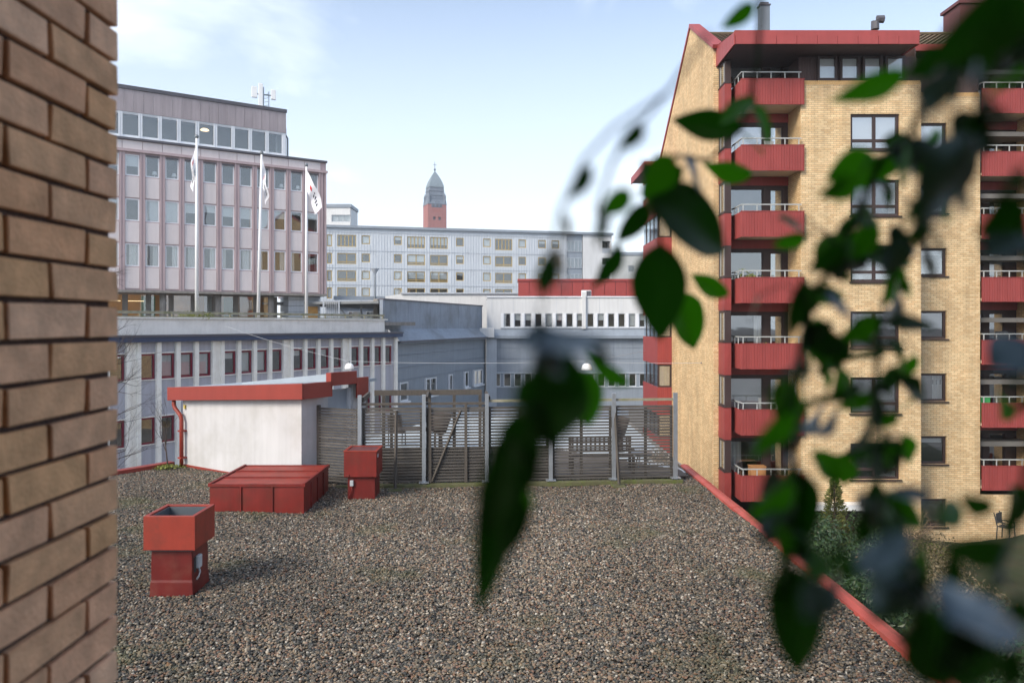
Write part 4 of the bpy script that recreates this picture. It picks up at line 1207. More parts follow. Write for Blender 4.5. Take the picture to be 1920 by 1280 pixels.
# verge capping along the gable
def strip(p, q, w0, th):
    """capping board from p to q (y, z) over the gable edge"""
    m = MB(); d = Vector((q[0]-p[0], q[1]-p[1])).normalized(); nn = Vector((-d.y, d.x))
    if nn.y < 0: nn = -nn
    a = [Vector(p), Vector(q), Vector(q)+nn*th, Vector(p)+nn*th]
    for xx in (GX-w0, GX+0.42): m.v += [(xx, v.x, v.y) for v in a]
    m.f += [(3,2,1,0),(4,5,6,7)]
    for i in range(4):
        j = (i+1)%4; m.f.append((i,j,4+j,4+i))
    return m
part('verge', A(strip((32.35,20.95),(36.7,23.58),0.10,0.16)), MT['fascia_red'], ap)
part('verge', A(strip((36.7,23.58),(44.4,18.45),0.06,0.16)), MT['fascia_red'], ap)
# tiled roof: rows of curved pantiles built as one uncountable sheet
def tiles(p, q, x0, x1, rows, pitch):
    m = MB(); d = Vector((q[0]-p[0], q[1]-p[1])); ln = d.length; d.normalize(); nn = Vector((-d.y, d.x))
    nxx = int((x1-x0)/pitch*6)
    for r in range(rows):
        base = len(m.v)
        for e_, lift in ((0, 0.045), (1.06, 0.0)):
            t = (r+e_)/rows*ln
            for i in range(nxx+1):
                xx = x0 + (x1-x0)*i/nxx
                h = 0.03*sin(2*pi*xx/pitch) + lift
                m.v.append((xx, p[0]+d.x*t+nn.x*h, p[1]+d.y*t+nn.y*h))
        for i in range(nxx): m.f.append((base+i, base+i+1, base+nxx+2+i, base+nxx+1+i))
    return m
part('roof_tiles', A(tiles((32.2,20.85),(36.7,23.2),GX+0.38,RX,15,0.24)), MT['tile_roof'], ap, smooth=True, kind='stuff')
part('rear_roof', A(MB().quad((GX+0.35,36.7,23.2),(RX,36.7,23.2),(RX,44.2,18.6),(GX+0.35,44.2,18.6))), MT['tile_roof'], ap)
part('ridge', A(MB().tube([(GX+0.3,36.7,23.24),(RX,36.7,23.24)],0.12,8)), MT['tile_roof'], ap)
part('end_wall', A(MB().box(RX-0.3, RX, 33, 44, -0.6, 20)), MT['brick_side'], ap)
part('rear_wall', A(MB().box(GX+0.3, RX-0.3, 43.9, 44.19, -0.6, 18.5)), MT['brick_front'], ap)
# chimneys
part('flue', A(MB().box(12.08,12.30,36.3,36.7,22.8,24.5).box(12.305,12.54,36.3,36.7,22.8,24.5)), MT['grey_metal'], ap)
part('flue_cap', A(MB().box(12.05,12.57,36.25,36.75,24.5,24.56).box(12.1,12.5,36.35,36.65,24.56,24.68)), MT['dark_edge'], ap)
part('roof_vent', A(MB().tube([(17.75,36.5,23.4),(17.75,36.5,23.75),(17.9,36.5,23.9),(18.15,36.5,23.9)],[0.2,0.2,0.2,0.2],8)), MT['dark_edge'], ap)
part('chimney', A(MB().box(21.6,25.2,36.0,37.4,22.5,24.45).box(21.5,25.3,35.9,37.5,24.45,24.6)), MT['chimney_clad'], ap)

# main brick front (proud section)
bx0, bx1 = 12.03, 17.04
zw = [17.76-1.5 - ST*k for k in range(6)]         # sills of the wide windows
WX = (14.1, 16.15)
holes = [(WX[0], WX[1], z, z+1.5) for z in zw]
m = MB().wall(bx0, bx1, -0.6, 19.06, holes, YB, 0.22)
part('front_wall', A(m), MT['brick_front'], ap)
part('return_wall', A(MB().quad((bx0,YR,-0.6),(bx0,YB+0.0,-0.6),(bx0,YB+0.0,19.06),(bx0,YR,19.06)).quad((bx1,YB,-0.6),(bx1,YB2,-0.6),(bx1,YB2,19.06),(bx1,YB,19.06))), MT['brick_side'], ap)
# soldier course along the top of the brickwork
soldier = mat('soldier_brick', lin(214,176,122), 0.75, 0.15, 14)
sd = MB(); xx = bx0
while xx < bx1-0.05:
    sd.box(xx+0.006, xx+0.075, YB-0.015, YB+0.2, 18.98, 19.14); xx += 0.086
part('soldier_course', A(sd), soldier, ap, kind='stuff')
rr = random.Random(77)
part('interior', A(MB().box(9.3, RX-.4, 36.0, 36.1, -0.4, 20.5)), MT['interior'], ap)
for k in range(8):
    part('floor_slab', A(MB().box(12.1, RX-.4, YB2+0.35, 35.9, zt[0]+1.1-ST*k-0.2, zt[0]+1.1-ST*k)), MT['interior'], ap)
part('partition', A(MB().box(13.3,13.4,YB+0.3,35.9,-0.5,19).box(16.7,16.8,YB+0.4,35.9,-0.5,19)), MT['interior'], ap)
for k, z in enumerate(zw):
    cu = [((0.0,0.12),(0.86,1.0)), ((0.85,1.0),), ((0.02,0.3),), (), ((0.02,0.95),), ((0.6,0.98),)][k]
    bl_ = [0.75, 0, 0.35, 0, 0.65, 0][k]
    fr = window(ap, WX[0]+0.01-ox, WX[1]-0.01-ox, z, z+1.5, YB+0.08-oy, MT['brown_frame'], MT['glass_bright'] if k in (0,2,4) else MT['glass_near'], 0.10, 0.10, mull=(0.5,), trans=(0.27,), blind=bl_, curtains=cu if not bl_ else ())
    part('sill', cached('asill', lambda: MB().box(-0.06, WX[1]-WX[0]+0.06, -0.16, 0.02, -0.06, -0.004).mesh('sill')), MT['brown_frame'], fr)
    for q in range(3):
        px_ = 0.25 + q*0.6 + rr.uniform(0,0.2)
        if k in (1,3,5):
            pot = part('pot_plant', cached(('pot',q), lambda: leaf_cloud((0.16,0.12,0.16), 60, 0.035, 40+q).mesh('pot_plant')), MT['leaf_ivy'], fr, (px_, 0.26, 0.28))
# paper snowflakes in the lowest wide window
star = MB()
for q in range(14):
    cx_, cz_ = rr.uniform(1.15,1.85), rr.uniform(0.55,1.32); r0 = rr.uniform(0.04,0.075)
    nn = len(star.v)
    for a in range(8):
        rr_ = r0 if a % 2 == 0 else r0*0.62
        star.v.append((cx_+rr_*cos(a*pi/4), 0.045, cz_+rr_*sin(a*pi/4)))
    star.f.append(tuple(nn+i for i in range(8)))
part('window_stars', star, MT['white_plastic'], ap, (WX[0]-ox, YB+0.08-oy, zw[5]), kind='stuff')

# recessed section to the right
rx0, rx1 = 17.04, 20.5
zs = [16.6 - ST*k for k in range(7)]
SX = (17.55, 19.04)
holes = [(SX[0], SX[1], z, z+1.22) for z in zs]
part('front_wall', A(MB().wall(rx0, rx1, -0.6, 19.06, holes, YB2, 0.22)), MT['brick_front'], ap)
for k, z in enumerate(zs):
    fr = window(ap, SX[0]+0.01-ox, SX[1]-0.01-ox, z, z+1.22, YB2+0.08-oy, MT['brown_frame'], MT['glass_near'] if k % 2 else MT['glass_bright'], 0.10, 0.10, blind=[0.9,0,0.2,0,0,0.2,0][k], curtains=() if k != 4 else ((0.7,1.0),))
    part('sill', cached('bsill', lambda: MB().box(-0.06, SX[1]-SX[0]+0.06, -0.16, 0.02, -0.06, -0.004).mesh('sill')), MT['brown_frame'], fr)
sd = MB(); xx = rx0
while xx < rx1-0.05:
    sd.box(xx+0.006, xx+0.075, YB2-0.015, YB2+0.2, 18.98, 19.14); xx += 0.086
part('soldier_course', A(sd), soldier, ap, kind='stuff')
# front wall right of the second balcony stack
part('front_wall', A(MB().wall(23.07, RX, -0.6, 19.06, [], YB2, 0.22)), MT['brick_front'], ap)
part('return_wall', A(MB().quad((23.07,YR2,-0.6),(23.07,YB2,-0.6),(23.07,YB2,19.06),(23.07,YR2,19.06)).quad((20.5,YB2,-0.6),(20.5,YR2,-0.6),(20.5,YR2,19.06),(20.5,YB2,19.06))), MT['brick_side'], ap)

# brown boarded top storey
m = MB()
tw = [((x0-CX)*31.3/F, (x1-CX)*31.3/F) for x0, x1 in ((1533.6,1563),(1576,1605),(1618,1647.6),(1660.7,1690))]
part('top_cladding', A(MB().wall(bx0, 16.95, 19.07, 20.22, [(a-0.06,b+0.06,19.18,20.36) for a,b in []], 31.34, 0.1).ribs(bx0, 16.95, 19.15, 20.2, 31.30, 0.11, 0.03, 0.015)), MT['brown_board'], ap)
part('top_cladding_return', A(MB().box(bx0, bx0+0.06, 31.36, YR, 19.07, 20.2)), MT['brown_board'], ap)
for i, (a, b) in enumerate(tw):
    window(ap, a-0.08-ox, b+0.08-ox, 19.17, 20.19, 31.12-oy, MT['brown_frame'], MT['glass'], 0.09, 0.07, blind=0.98)
part('top_cladding', A(MB().ribs(17.0, 20.5, 19.15, 20.75, YB2+0.12, 0.11, 0.03, 0.015)), MT['brown_board'], ap)
part('top_cladding_return', A(MB().box(16.9, 16.95, 31.35, YB2+0.12, 19.07, 20.6)), MT['brown_board'], ap)
part('eave_fascia', A(MB().box(16.4, RX, 32.0, 32.2, 20.72, 21.0)), MT['fascia_red'], ap)
part('eave_soffit', A(MB().box(16.4, RX, 32.2, YR2, 20.70, 20.74)), MT['brown_board'], ap)

# canopy roof over the top balcony
cxa, cxb = 8.94, 16.28; cyf = 29.9; cyb = 32.6
part('canopy_soffit', A(MB().box(cxa+0.06, cxb-0.05, cyf+0.08, 34.0, 20.22, 20.28)), MT['brown_board'], ap)
m = MB()
m.quad((cxa,cyf,20.70),(cxb,cyf,20.70),(cxb,34.2,21.45),(cxa,34.2,21.45))
part('canopy_top', A(m), MT['fascia_red'], ap)
nseg = 9; sw_ = (cxb-cxa)/nseg
for i in range(nseg):
    part('fascia_panel', cached('canf', lambda: MB().box(0.008, sw_-0.008, 0, 0.05, 20.20, 20.53).mesh('fascia_panel')), MT['fascia_red'], ap, (cxa+sw_*i-ox, cyf-0.06-oy, 0))
part('fascia_cap', A(MB().box(cxa-0.02, cxb+0.04, cyf-0.02, cyf+0.2, 20.54, 20.76)), MT['fascia_red'], ap)
nl = 5; ly_ = (cyb-cyf)/nl
for i in range(nl):
    m = MB(); ya = cyf+ly_*i+0.008; yb_ = cyf+ly_*(i+1)-0.008
    za = 20.68+0.42*i/nl; zb_ = 20.68+0.42*(i+1)/nl
    m.v += [(cxa-0.05,ya,20.2),(cxa-0.05,yb_,20.2),(cxa-0.05,yb_,zb_),(cxa-0.05,ya,za),(cxa,ya,20.2),(cxa,yb_,20.2),(cxa,yb_,zb_),(cxa,ya,za)]
    m.f += [(3,2,1,0),(4,5,6,7),(0,1,5,4),(1,2,6,5),(2,3,7,6),(3,0,4,7)]
    part('fascia_panel', A(m), MT['fascia_red'], ap)
part('canopy_end', A(MB().box(cxb-0.01, cxb+0.04, cyf, 33, 20.2, 20.66)), MT['fascia_red'], ap)

# balconies with loggias behind
def balcony(k, x0, x1, yf, yr, z, left_side, sec):
    zb = z - 1.05
    b = part('balcony', A(MB().box(x0+0.04, x1-0.02, yf+0.07, yr+0.1, zb+0.06, zb+0.16)), MT['soffit'], ap)
    part('front_panel', A(MB().ribs(x0, x1, zb, z, yf, 0.112, 0.022, 0.02).box(x0+.002, x1-.002, yf+0.022, yf+0.055, zb+.002, z-.002)), MT['balcony_red'], b)
    if left_side:
        m = MB()
        mm_ = MB().ribs(0, yr-yf, zb, z, 0, 0.112, 0.016, 0.012)
        m.v = [(x0-0.0+py, yr-px, pz) for px, py, pz in mm_.v]; m.f = list(mm_.f)
        m.box(x0+0.024, x0+0.05, yf+0.056, yr, zb+.002, z-.002)
        part('side_panel', A(m), MT['balcony_red'], b)
    part('cap', A(MB().box(x0-0.015, x1+0.015, yf-0.015, yf+0.07, z+0.001, z+0.03)), MT['balcony_red'], b)
    rail = MB().box(x0+0.0, x1-0.12, yf-0.0, yf+0.05, z+0.27, z+0.315)
    rail.box(x0+0.0, x0+0.05, yf+0.051, yr-0.1, z+0.27, z+0.315)
    part('hand_rail', A(rail), MT['rail_white'], b)
    n = 5
    for i in range(n):
        xx = x0+0.08 + (x1-x0-0.3)*i/(n-1)
        part('rail_post', cached('bpost', lambda: MB().box(-0.018,0.018,0,0.035,0.031,0.268).mesh('rail_post')), MT['rail_white'], b, (xx-ox, yf+0.008-oy, z))
    for yy in (yf+0.5, yf+1.0):
        part('rail_post', cached('bpost2', lambda: MB().box(0,0.035,-0.018,0.018,0.0,0.268).mesh('rail_post')), MT['rail_white'], b, (x0+0.008-ox, yy-oy, z))
    return b

XB = (9.506, 12.12); YF = 30.95
rr = random.Random(21)
for k, z in enumerate(zt):
    b = balcony(k, XB[0], XB[1], YF, 32.46, z, True, 0)
    fl = z - 0.92                     # balcony floor
    # glazed loggia wall
    ce = fl + 2.30 if k else 20.2
    w1 = (9.45, 10.95); d1 = (11.2, 11.85)
    gtop = fl+2.16
    part('loggia_wall', A(MB().wall(9.25, bx0-0.005, fl-0.05, ce, [(w1[0], w1[1], fl+0.35, gtop), (d1[0], d1[1], fl+0.1, gtop)], YR, 0.2)), MT['brown_frame'], ap)
    gmat = MT['glass_bright'] if k in (0,1,5) else MT['glass_near']
    window(ap, w1[0]-ox, w1[1]-ox, fl+0.35, gtop, YR+0.03-oy, MT['brown_frame'], gmat, 0.05, 0.07, blind=[0.3,0.0,0,0,0,0.92,0][k], curtains=[(),(),(),(),((0.78,1.0),),(),((0.0,0.4),)][k])
    dr = part('balcony_door', A(frame_geo(d1[1]-d1[0], gtop-fl-0.1, 0.09, 0.07, (), ())), MT['brown_frame'], ap)
    dr.location = (d1[0], YR+0.03, fl+0.1)
    part('pane', MB().box(0.09, d1[1]-d1[0]-0.09, 0.03, 0.042, 0.09, gtop-fl-0.19), gmat, dr, (ox, oy, 0)) if False else part('pane', A(MB().box(0.09, d1[1]-d1[0]-0.09, 0.03, 0.042, 0.09, gtop-fl-0.19)), gmat, dr)
    if k in (0,3,5): part('curtain', A(MB().box(0.1, d1[1]-d1[0]-0.1, 0.12, 0.14, 0.1, gtop-fl-0.2)), MT['curtain'], dr)
    if k:
        part('header_board', A(MB().box(9.25, bx0-0.005, YR-0.06, YR-0.003, ce-0.02, z-1.05+ST+0.04)), MT['balcony_red'], ap)
    # corner bay: red panel below, glass above
    by0, by1 = 31.6, 32.58; bxa, bxb = 8.99, 9.28
    zb = z - 1.34
    m = MB().box(bxa+0.01, bxb, by0+0.01, by1, zb, z+0.03)
    bp_ = part('bay_panel', A(m), MT['balcony_red'], ap)
    lines = MB()
    for q in range(5):
        lines.box(bxa, bxa+0.012, by0+0.012, by1, zb+0.01+q*0.055, zb+0.05+q*0.055)
        lines.box(bxa+0.012, bxb, by0, by0+0.012, zb+0.01+q*0.055, zb+0.05+q*0.055)
    part('ribbed_skirt', A(lines), MT['balcony_red'], bp_, kind='stuff')
    part('bay_rib', A(MB().ribs(bxa+0.012, bxb, zb+0.32, z+0.02, by0, 0.075, 0.016, 0.008)), MT['balcony_red'], bp_)
    part('bay_cap', A(MB().box(bxa-0.02, bxb+0.02, by0-0.02, by1, z+0.031, z+0.06)), MT['brown_frame'], bp_)
    top = z + 0.06 + 1.34 if k else 20.2
    if k: top = z - 1.34 + ST - 0.002
    part('bay_post', A(MB().box(bxa+0.24-0.2, bxb, by0+0.03, by0+0.16, z+0.061, top).box(bxa+0.02, bxb, by1-0.2, by1, z+0.061, top).box(bxa+0.02,bxb,by0+0.161,by1-0.201,z+0.061,z+0.14).box(bxa+0.02,bxb,by0+0.161,by1-0.201,top-0.1,top)), MT['brown_frame'], ap)
    bw = part('bay_window', A(MB().box(bxa+0.03, bxa+0.07, by0+0.17, by0+0.23, z+0.141, top-0.101).box(bxa+0.03, bxa+0.07, by1-0.27, by1-0.21, z+0.141, top-0.101)), MT['rail_white'], ap)
    part('pane', A(MB().box(bxa+0.045, bxa+0.057, by0+0.23, by1-0.27, z+0.145, top-0.105)), MT['glass_near'], bw)
    part('bay_room', A(MB().box(bxb+0.01, bxb+0.05, by0+0.2, by1, z+0.061, top-0.0)), MT['brown_frame'], ap)
# things on the balconies
for k, sp__ in ((2, ((9.8,0.16),(10.2,0.2),(11.9,0.28))), (4, ((9.75,0.16),(10.75,0.14))), (3, ((9.9,0.4),(10.3,0.3)))):
    for (xx, r0) in sp__:
        zf = zt[k] - 0.85
        pp = thing('potted_plant', f'potted plant on the {["","","third","fourth","fifth"][k]} red balcony from the top, ' + ('by the brick return' if xx > 11.5 else ('near its corner post' if xx < 10 else 'behind the middle of its front')), 'plant', (xx, 31.6, zf-0.04))
        part('pot', MB().lathe([(0.11,0),(0.15,0.28),(0.13,0.26)], 12), MT['chimney_clad'], pp)
        part('foliage', leaf_cloud((r0,r0,r0*1.4), 160, 0.05, int(xx*10)), MT['leaf_yellow'], pp, (0,0,0.75 if k != 3 else 0.8))
        part('stem', MB().tube([(0,0,0.2),(0.02,0,0.7)],[0.02,0.012],5), MT['twig'], pp)
# clutter on the balconies
def box_thing(name, label, cat, loc, sx, sy, sz, col):
    t = thing(name, label, cat, loc)
    mm = mat(name, col, 0.7, 0.12, 4.0)
    part('body', MB().box(-sx,sx,-sy,sy,0,sz), mm, t, bevel=0.015)
    part('lid', MB().box(-sx-0.015,sx+0.015,-sy-0.015,sy+0.015,sz+.001,sz+0.03), mm, t)
box_thing('cardboard_box', 'brown cardboard box behind the lowest balcony rail', 'box', (10.5, 32.0, zt[6]-0.88), 0.32, 0.22, 1.1, lin(176,128,82))
box_thing('storage_box', 'pale storage box on the balcony with the trellis', 'box', (11.5, 31.5, zt[5]-0.88), 0.3, 0.2, 1.06, lin(214,214,208))
box_thing('green_crate', 'green plastic crate on a right hand balcony', 'crate', (20.95, 33.2, zt[5]-0.78), 0.22, 0.16, 1.08, lin(58,150,84))
def balcony_chair(loc, rz, label, mk):
    c = thing('balcony_chair', label, 'chair', loc, rz, 'folding chairs on the balconies')
    for xx in (0,0.44):
        part('leg', MB().tube([(xx,0,0),(xx,0.42,0.98),(xx,0.46,1.28)],0.02,5), MT[mk], c)
        part('leg', MB().tube([(xx,0.42,0),(xx,0.05,0.5)],0.02,5), MT[mk], c)
    part('seat', MB().box(0,0.44,0.02,0.42,0.5,0.53), MT[mk], c)
    part('backrest', MB().box(0,0.44,0.42,0.45,0.9,1.28), MT[mk], c)
balcony_chair((10.9, 31.4, zt[1]-0.88), 0.3, 'folding chair on the second red balcony from the top', 'rail_white')
balcony_chair((21.6, 33.2, zt[4]-0.78), -0.4, 'dark folding chair on a lower right hand balcony', 'cable')
balcony_chair((9.9, 31.5, zt[6]-0.88), 0.8, 'dark folding chair on the lowest left balcony', 'cable')
# white trellis on the lower balcony
tl = thing('trellis', 'white diamond trellis against the brick return of a lower balcony', 'trellis', (11.9, 31.3, zt[5]-0.88))
for q in range(9):
    part('lath', cached('lathA', lambda: MB().tube([(0,0,0),(0.0,0.5,0.55)],0.012,4).mesh('lath')), MT['white_plastic'], tl, (0.02,0,0.12+0.18*q))
    part('lath', cached('lathB', lambda: MB().tube([(0.02,0.5,0),(0.02,0.0,0.55)],0.012,4).mesh('lath')), MT['white_plastic'], tl, (0.0,0,0.12+0.18*q))

XB2 = (20.52, 23.05)
for k, z in enumerate(zt):
    z = z + 0.10
    b = balcony(k, XB2[0], XB2[1], 32.58, YR2-0.05, z, False, 1)
    fl = z - 0.92; ce = fl+2.30 if k else 20.6; gtop = fl+2.16
    w1 = (20.7, 21.55); d1 = (21.8, 22.55)
    part('loggia_wall', A(MB().wall(20.5, 23.07, fl-0.05, ce, [(w1[0], w1[1], fl+0.3, gtop), (d1[0], d1[1], fl+0.1, gtop)], YR2, 0.2)), MT['brown_frame'], ap)
    for (a, b_) in (w1, d1):
        window(ap, a-ox, b_-ox, fl+0.3 if a == w1[0] else fl+0.1, gtop, YR2+0.03-oy, MT['brown_frame'], MT['glass_near'], 0.06, 0.07, curtains=((0.55,0.95),) if rr.random() < .4 else (), blind=0.5 if rr.random() < .25 else 0)
    if k: part('header_board', A(MB().box(20.5, 23.07, YR2-0.06, YR2-0.003, ce-0.02, z-1.05+ST+0.04)), MT['balcony_red'], ap)

# rear bay wing seen past the gable
bX0, bX1, bY0, bY1 = 7.97, GX-0.004, 41.0, 45.5
kz = [6.8 + 2.742*k for k in range(-2, 5)]
for i, z in enumerate(kz):
    z1 = min(z+1.49, 17.45)
    rbp = part('rear_bay_panel', A(MB().box(bX0+0.02, bX1, bY0+0.02, bY1, z, z1)), MT['balcony_red'], ap)
    part('panel_boards', A(MB().ribs(bX0+0.02, bX1, z+.003, z1-.003, bY0, 0.10, 0.02, 0.014)), MT['balcony_red'], rbp)
    wz0, wz1 = z-1.25, z
    part('rear_bay_frame', A(MB().box(bX0+0.04, bX0+0.14, bY0+0.04, bY0+0.14, wz0, wz1).box(bX1-0.1, bX1, bY0+0.04, bY0+0.14, wz0, wz1).box(bX0+0.141, bX1-0.101, bY0+0.04, bY0+0.12, wz1-0.1, wz1-.002).box(bX0+0.141, bX1-0.101, bY0+0.04, bY0+0.12, wz0+.002, wz0+0.08)
        .box(bX0+0.04, bX0+0.12, bY0+1.2, bY0+1.3, wz0, wz1).box(bX0+0.04, bX0+0.12, bY0+2.4, bY0+2.5, wz0, wz1).box(bX0+0.04, bX0+0.12, bY0+3.6, bY0+3.7, wz0, wz1)), MT['brown_frame'], ap)
    part('pane', A(MB().box(bX0+0.141, bX1-0.101, bY0+0.07, bY0+0.08, wz0+0.081, wz1-0.101)), MT['glass_bright'], ap)
    part('pane', A(MB().box(bX0+0.06, bX0+0.07, bY0+0.15, bY1-0.1, wz0+0.01, wz1-0.01)), MT['glass_near'], ap)
    part('rear_room', A(MB().box(bX0+0.5, bX1, bY0+0.7, bY1, wz0, wz1-.002)), MT['curtain'] if i % 2 == 0 else MT['interior'], ap)
part('rear_canopy', A(MB().box(7.2, GX-0.2, 40.4, 44.9, 17.46, 17.55)), MT['brown_board'], ap)
for q in range(8):
    part('rear_fascia_panel', cached('rfp', lambda: MB().box(0, 0.05, 0.008, 0.555, 0, 0.4).mesh('rear_fascia_panel')), MT['fascia_red'], ap, (7.15-ox, 40.4+0.5625*q-oy, 17.4))
part('rear_fascia', A(MB().box(7.15, GX-0.1, 40.33, 40.395, 17.4, 17.8)), MT['fascia_red'], ap)
part('rear_canopy_top', A(MB().quad((7.2,40.4,17.78),(GX-0.01,40.4,17.85),(GX-0.01,44.9,17.85),(7.2,44.9,17.78))), MT['fascia_red'], ap)
part('plinth_wall', A(MB().box(20.5, 23.07, YB2, YB2+0.2, -0.6, 1.55)), MT['brick_front'], ap)
# white blind box along the ground floor
part('awning_case', A(MB().box(12.35, 16.25, 30.55, 31.09, 1.38, 1.62)), MT['white_plastic'], ap)
part('basement_opening', A(MB().box(12.5, 16.2, 31.02, 31.09, 0.2, 1.37)), MT['brown_frame'], ap)
# ------------------------------------------------------------------ white rooftop shed
# local frame: x along the long front (towards the right and the viewer), y inwards
PD = Vector((DT.y, -DT.x))
shO = Vector((-9.29, 21.08))
shed = thing('rooftop_shed', 'white rendered rooftop shed with a red sheet metal roof edge', 'shed', (shO.x, shO.y, RZ), atan2(PD.y, PD.x))
SL = 4.97
zl, zr = 2.18, 2.52          # eave heights above the roof, left and right
sl = lambda x: zl + (zr-zl)*x/SL
def slab(x0, x1, y0, y1, b0, b1, t0, t1):
    """box whose bottom and top slope along x"""
    m = MB()
    m.v += [(x0,y0,b0),(x1,y0,b1),(x1,y1,b1),(x0,y1,b0),(x0,y0,t0),(x1,y0,t1),(x1,y1,t1),(x0,y1,t0)]
    m.f += [(0,3,2,1),(4,5,6,7),(0,1,5,4),(1,2,6,5),(2,3,7,6),(3,0,4,7)]
    return m
part('front_wall', slab(0, SL, 0, 0.2, -0.05, -0.05, sl(0)-0.3, sl(SL)-0.3), MT['shed_white'], shed)
part('side_wall', MB().box(SL-0.2, SL, 0.201, 0.85, -0.05, zr-0.32), MT['shed_white'], shed)
part('side_wall', MB().box(SL-0.2, SL-0.02, 1.75, 2.2, -0.05, zr-0.1), MT['shed_white'], shed)
part('rear_wall', MB().box(0, SL-0.2, 2.2, 2.4, -0.05, zl-0.2), MT['shed_white'], shed)
part('left_wall', MB().box(0, 0.2, 0.201, 2.2, -0.05, zl-0.32), MT['shed_white'], shed)
part('grey_door', MB().box(SL-0.26, SL-0.2, 0.85, 1.75, -0.05, zr-0.22), MT['slate_trim'], shed)
part('door_frame', MB().box(SL-0.19, SL-0.1, 0.851, 0.93, -0.05, zr-0.2).box(SL-0.19, SL-0.1, 1.67, 1.749, -0.05, zr-0.2), MT['white_frame'], shed)
OV = 0.42
part('fascia', slab(-OV, SL+0.28, -0.22, -0.17, zl-0.33, zr-0.33, zl+0.04, zr+0.06), MT['shed_red'], shed, bevel=0.008)
part('fascia', slab(SL+0.23, SL+0.28, -0.169, 0.75, zr-0.33, zr-0.33, zr+0.05, zr+0.05), MT['shed_red'], shed, bevel=0.008)
part('fascia', MB().box(SL+0.1, SL+0.15, 0.751, 1.72, zr-0.08, zr+0.26), MT['shed_red'], shed, bevel=0.008)
part('fascia_step', MB().box(SL+0.1, SL+0.28, 0.70, 0.749, zr-0.1, zr+0.26), MT['shed_red'], shed)
part('fascia', MB().box(SL+0.1, SL+0.15, 1.721, 2.15, zr-0.46, zr+0.08), MT['shed_red'], shed, bevel=0.008)
part('roof', slab(-OV, SL+0.1, -0.165, 2.5, zl-0.06, zr-0.06, zl+0.02, zr+0.02), MT['shed_felt'], shed)
part('soffit', slab(-OV+.02, SL+0.2, -0.165, 0.0, zl-0.31, zr-0.31, zl-0.28, zr-0.28), MT['shed_red'], shed)
part('raised_roof', slab(1.6, SL+0.095, 0.76, 1.7, zl+0.14, zr+0.03, zl+0.2, zr+0.23), MT['shed_felt'], shed)
part('base_flashing', MB().box(0.02, SL+0.01, -0.03, -0.003, -0.04, 0.07), MT['shed_red'], shed)
part('downpipe', MB().tube([(-OV+0.14,-0.1,zl-0.30),(-OV+0.14,-0.1,zl-0.45),(-OV+0.2,-0.1,zl-0.55),(0.06,-0.12,zl-0.72),(0.12,-0.12,zl-0.85),(0.12,-0.12,0.02)],0.055,10), MT['vent_red'], shed, smooth=True)
part('pipe_bracket', MB().box(0.04,0.2,-0.19,-0.001,1.0,1.04).box(0.04,0.2,-0.19,-0.001,0.25,0.29), MT['vent_red'], shed)
part('wall_lamp', MB().box(0.1,0.16,-0.05,-0.001,zl-0.55,zl-0.44), mat('lamp_yellow', lin(196,176,90), 0.5), shed)

# ------------------------------------------------------------------ red roof hatch
ht = thing('roof_hatch', 'low wide dark red sheet metal hatch box on the gravel', 'roof hatch', (-5.4, 16.85, RZ))
hx, hy, hz = 1.0, 1.05, 0.60
def bulged(w, h, out, n=8):
    """sheet panel bulging slightly between its edges, facing -y"""
    m = MB()
    for j in range(n+1):
        for i in range(n+1):
            u, v = i/n, j/n
            m.v.append((w*u, -out*16*u*(1-u)*v*(1-v), h*v))
    for j in range(n):
        for i in range(n):
            a = j*(n+1)+i; m.f.append((a,a+1,a+n+2,a+n+1))
    return m
part('core', MB().box(-hx+0.02, hx-0.02, -hy+0.02, hy-0.02, -0.05, hz-0.03), MT['hatch_red'], ht)
for i in range(3):
    w_ = 2*hx/3
    part('side_sheet', bulged(w_-0.01, hz+0.02, random.uniform(0.006,0.014)), MT['hatch_red'], ht, (-hx+w_*i+0.005, -hy, -0.03), smooth=True)
    if i: part('seam', MB().box(-0.012,0.012,-0.03,0.01,-0.03,hz-0.03), MT['hatch_red'], ht, (-hx+w_*i,-hy,0))
for i in range(4):
    w_ = 2*hy/4
    part('side_sheet', bulged(w_-0.01, hz+0.02, random.uniform(0.006,0.012)), MT['hatch_red'], ht, (hx, -hy+w_*i+0.005, -0.03), R(90), smooth=True)
    if i: part('seam', MB().box(-0.01,0.03,-0.012,0.012,-0.03,hz-0.03), MT['hatch_red'], ht, (hx,-hy+w_*i,0))
for i in range(3):
    w_ = 2*hy/3
    part('top_sheet', MB().box(-hx+0.03, hx-0.03, -hy+w_*i+0.012, -hy+w_*(i+1)-0.012, hz-0.028, hz+0.012), MT['coping_red'] if False else MT['vent_red'], ht, bevel=0.008)  # lighter red than the sides: sky light on the top put into the colour
    if i: part('seam', MB().box(-hx+0.03, hx-0.03, -0.012, 0.012, hz-0.02, hz+0.04), MT['hatch_red'], ht, (0,-hy+w_*i,0))
part('rim', MB().box(-hx-0.025,-hx+0.03,-hy-0.025,hy+0.025,hz-0.03,hz+0.045).box(hx-0.03,hx+0.025,-hy-0.025,hy+0.025,hz-0.03,hz+0.045).box(-hx+0.031,hx-0.031,-hy-0.025,-hy+0.012,hz-0.03,hz+0.03).box(-hx+0.031,hx-0.031,hy-0.03,hy+0.025,hz-0.03,hz+0.03), MT['hatch_red'], ht)

# ------------------------------------------------------------------ two red fan housings
v1 = thing('roof_fan_housing', 'red fan housing with open grey lined top, nearest on the gravel', 'roof vent', (-5.03, 11.32, RZ))
m = MB()
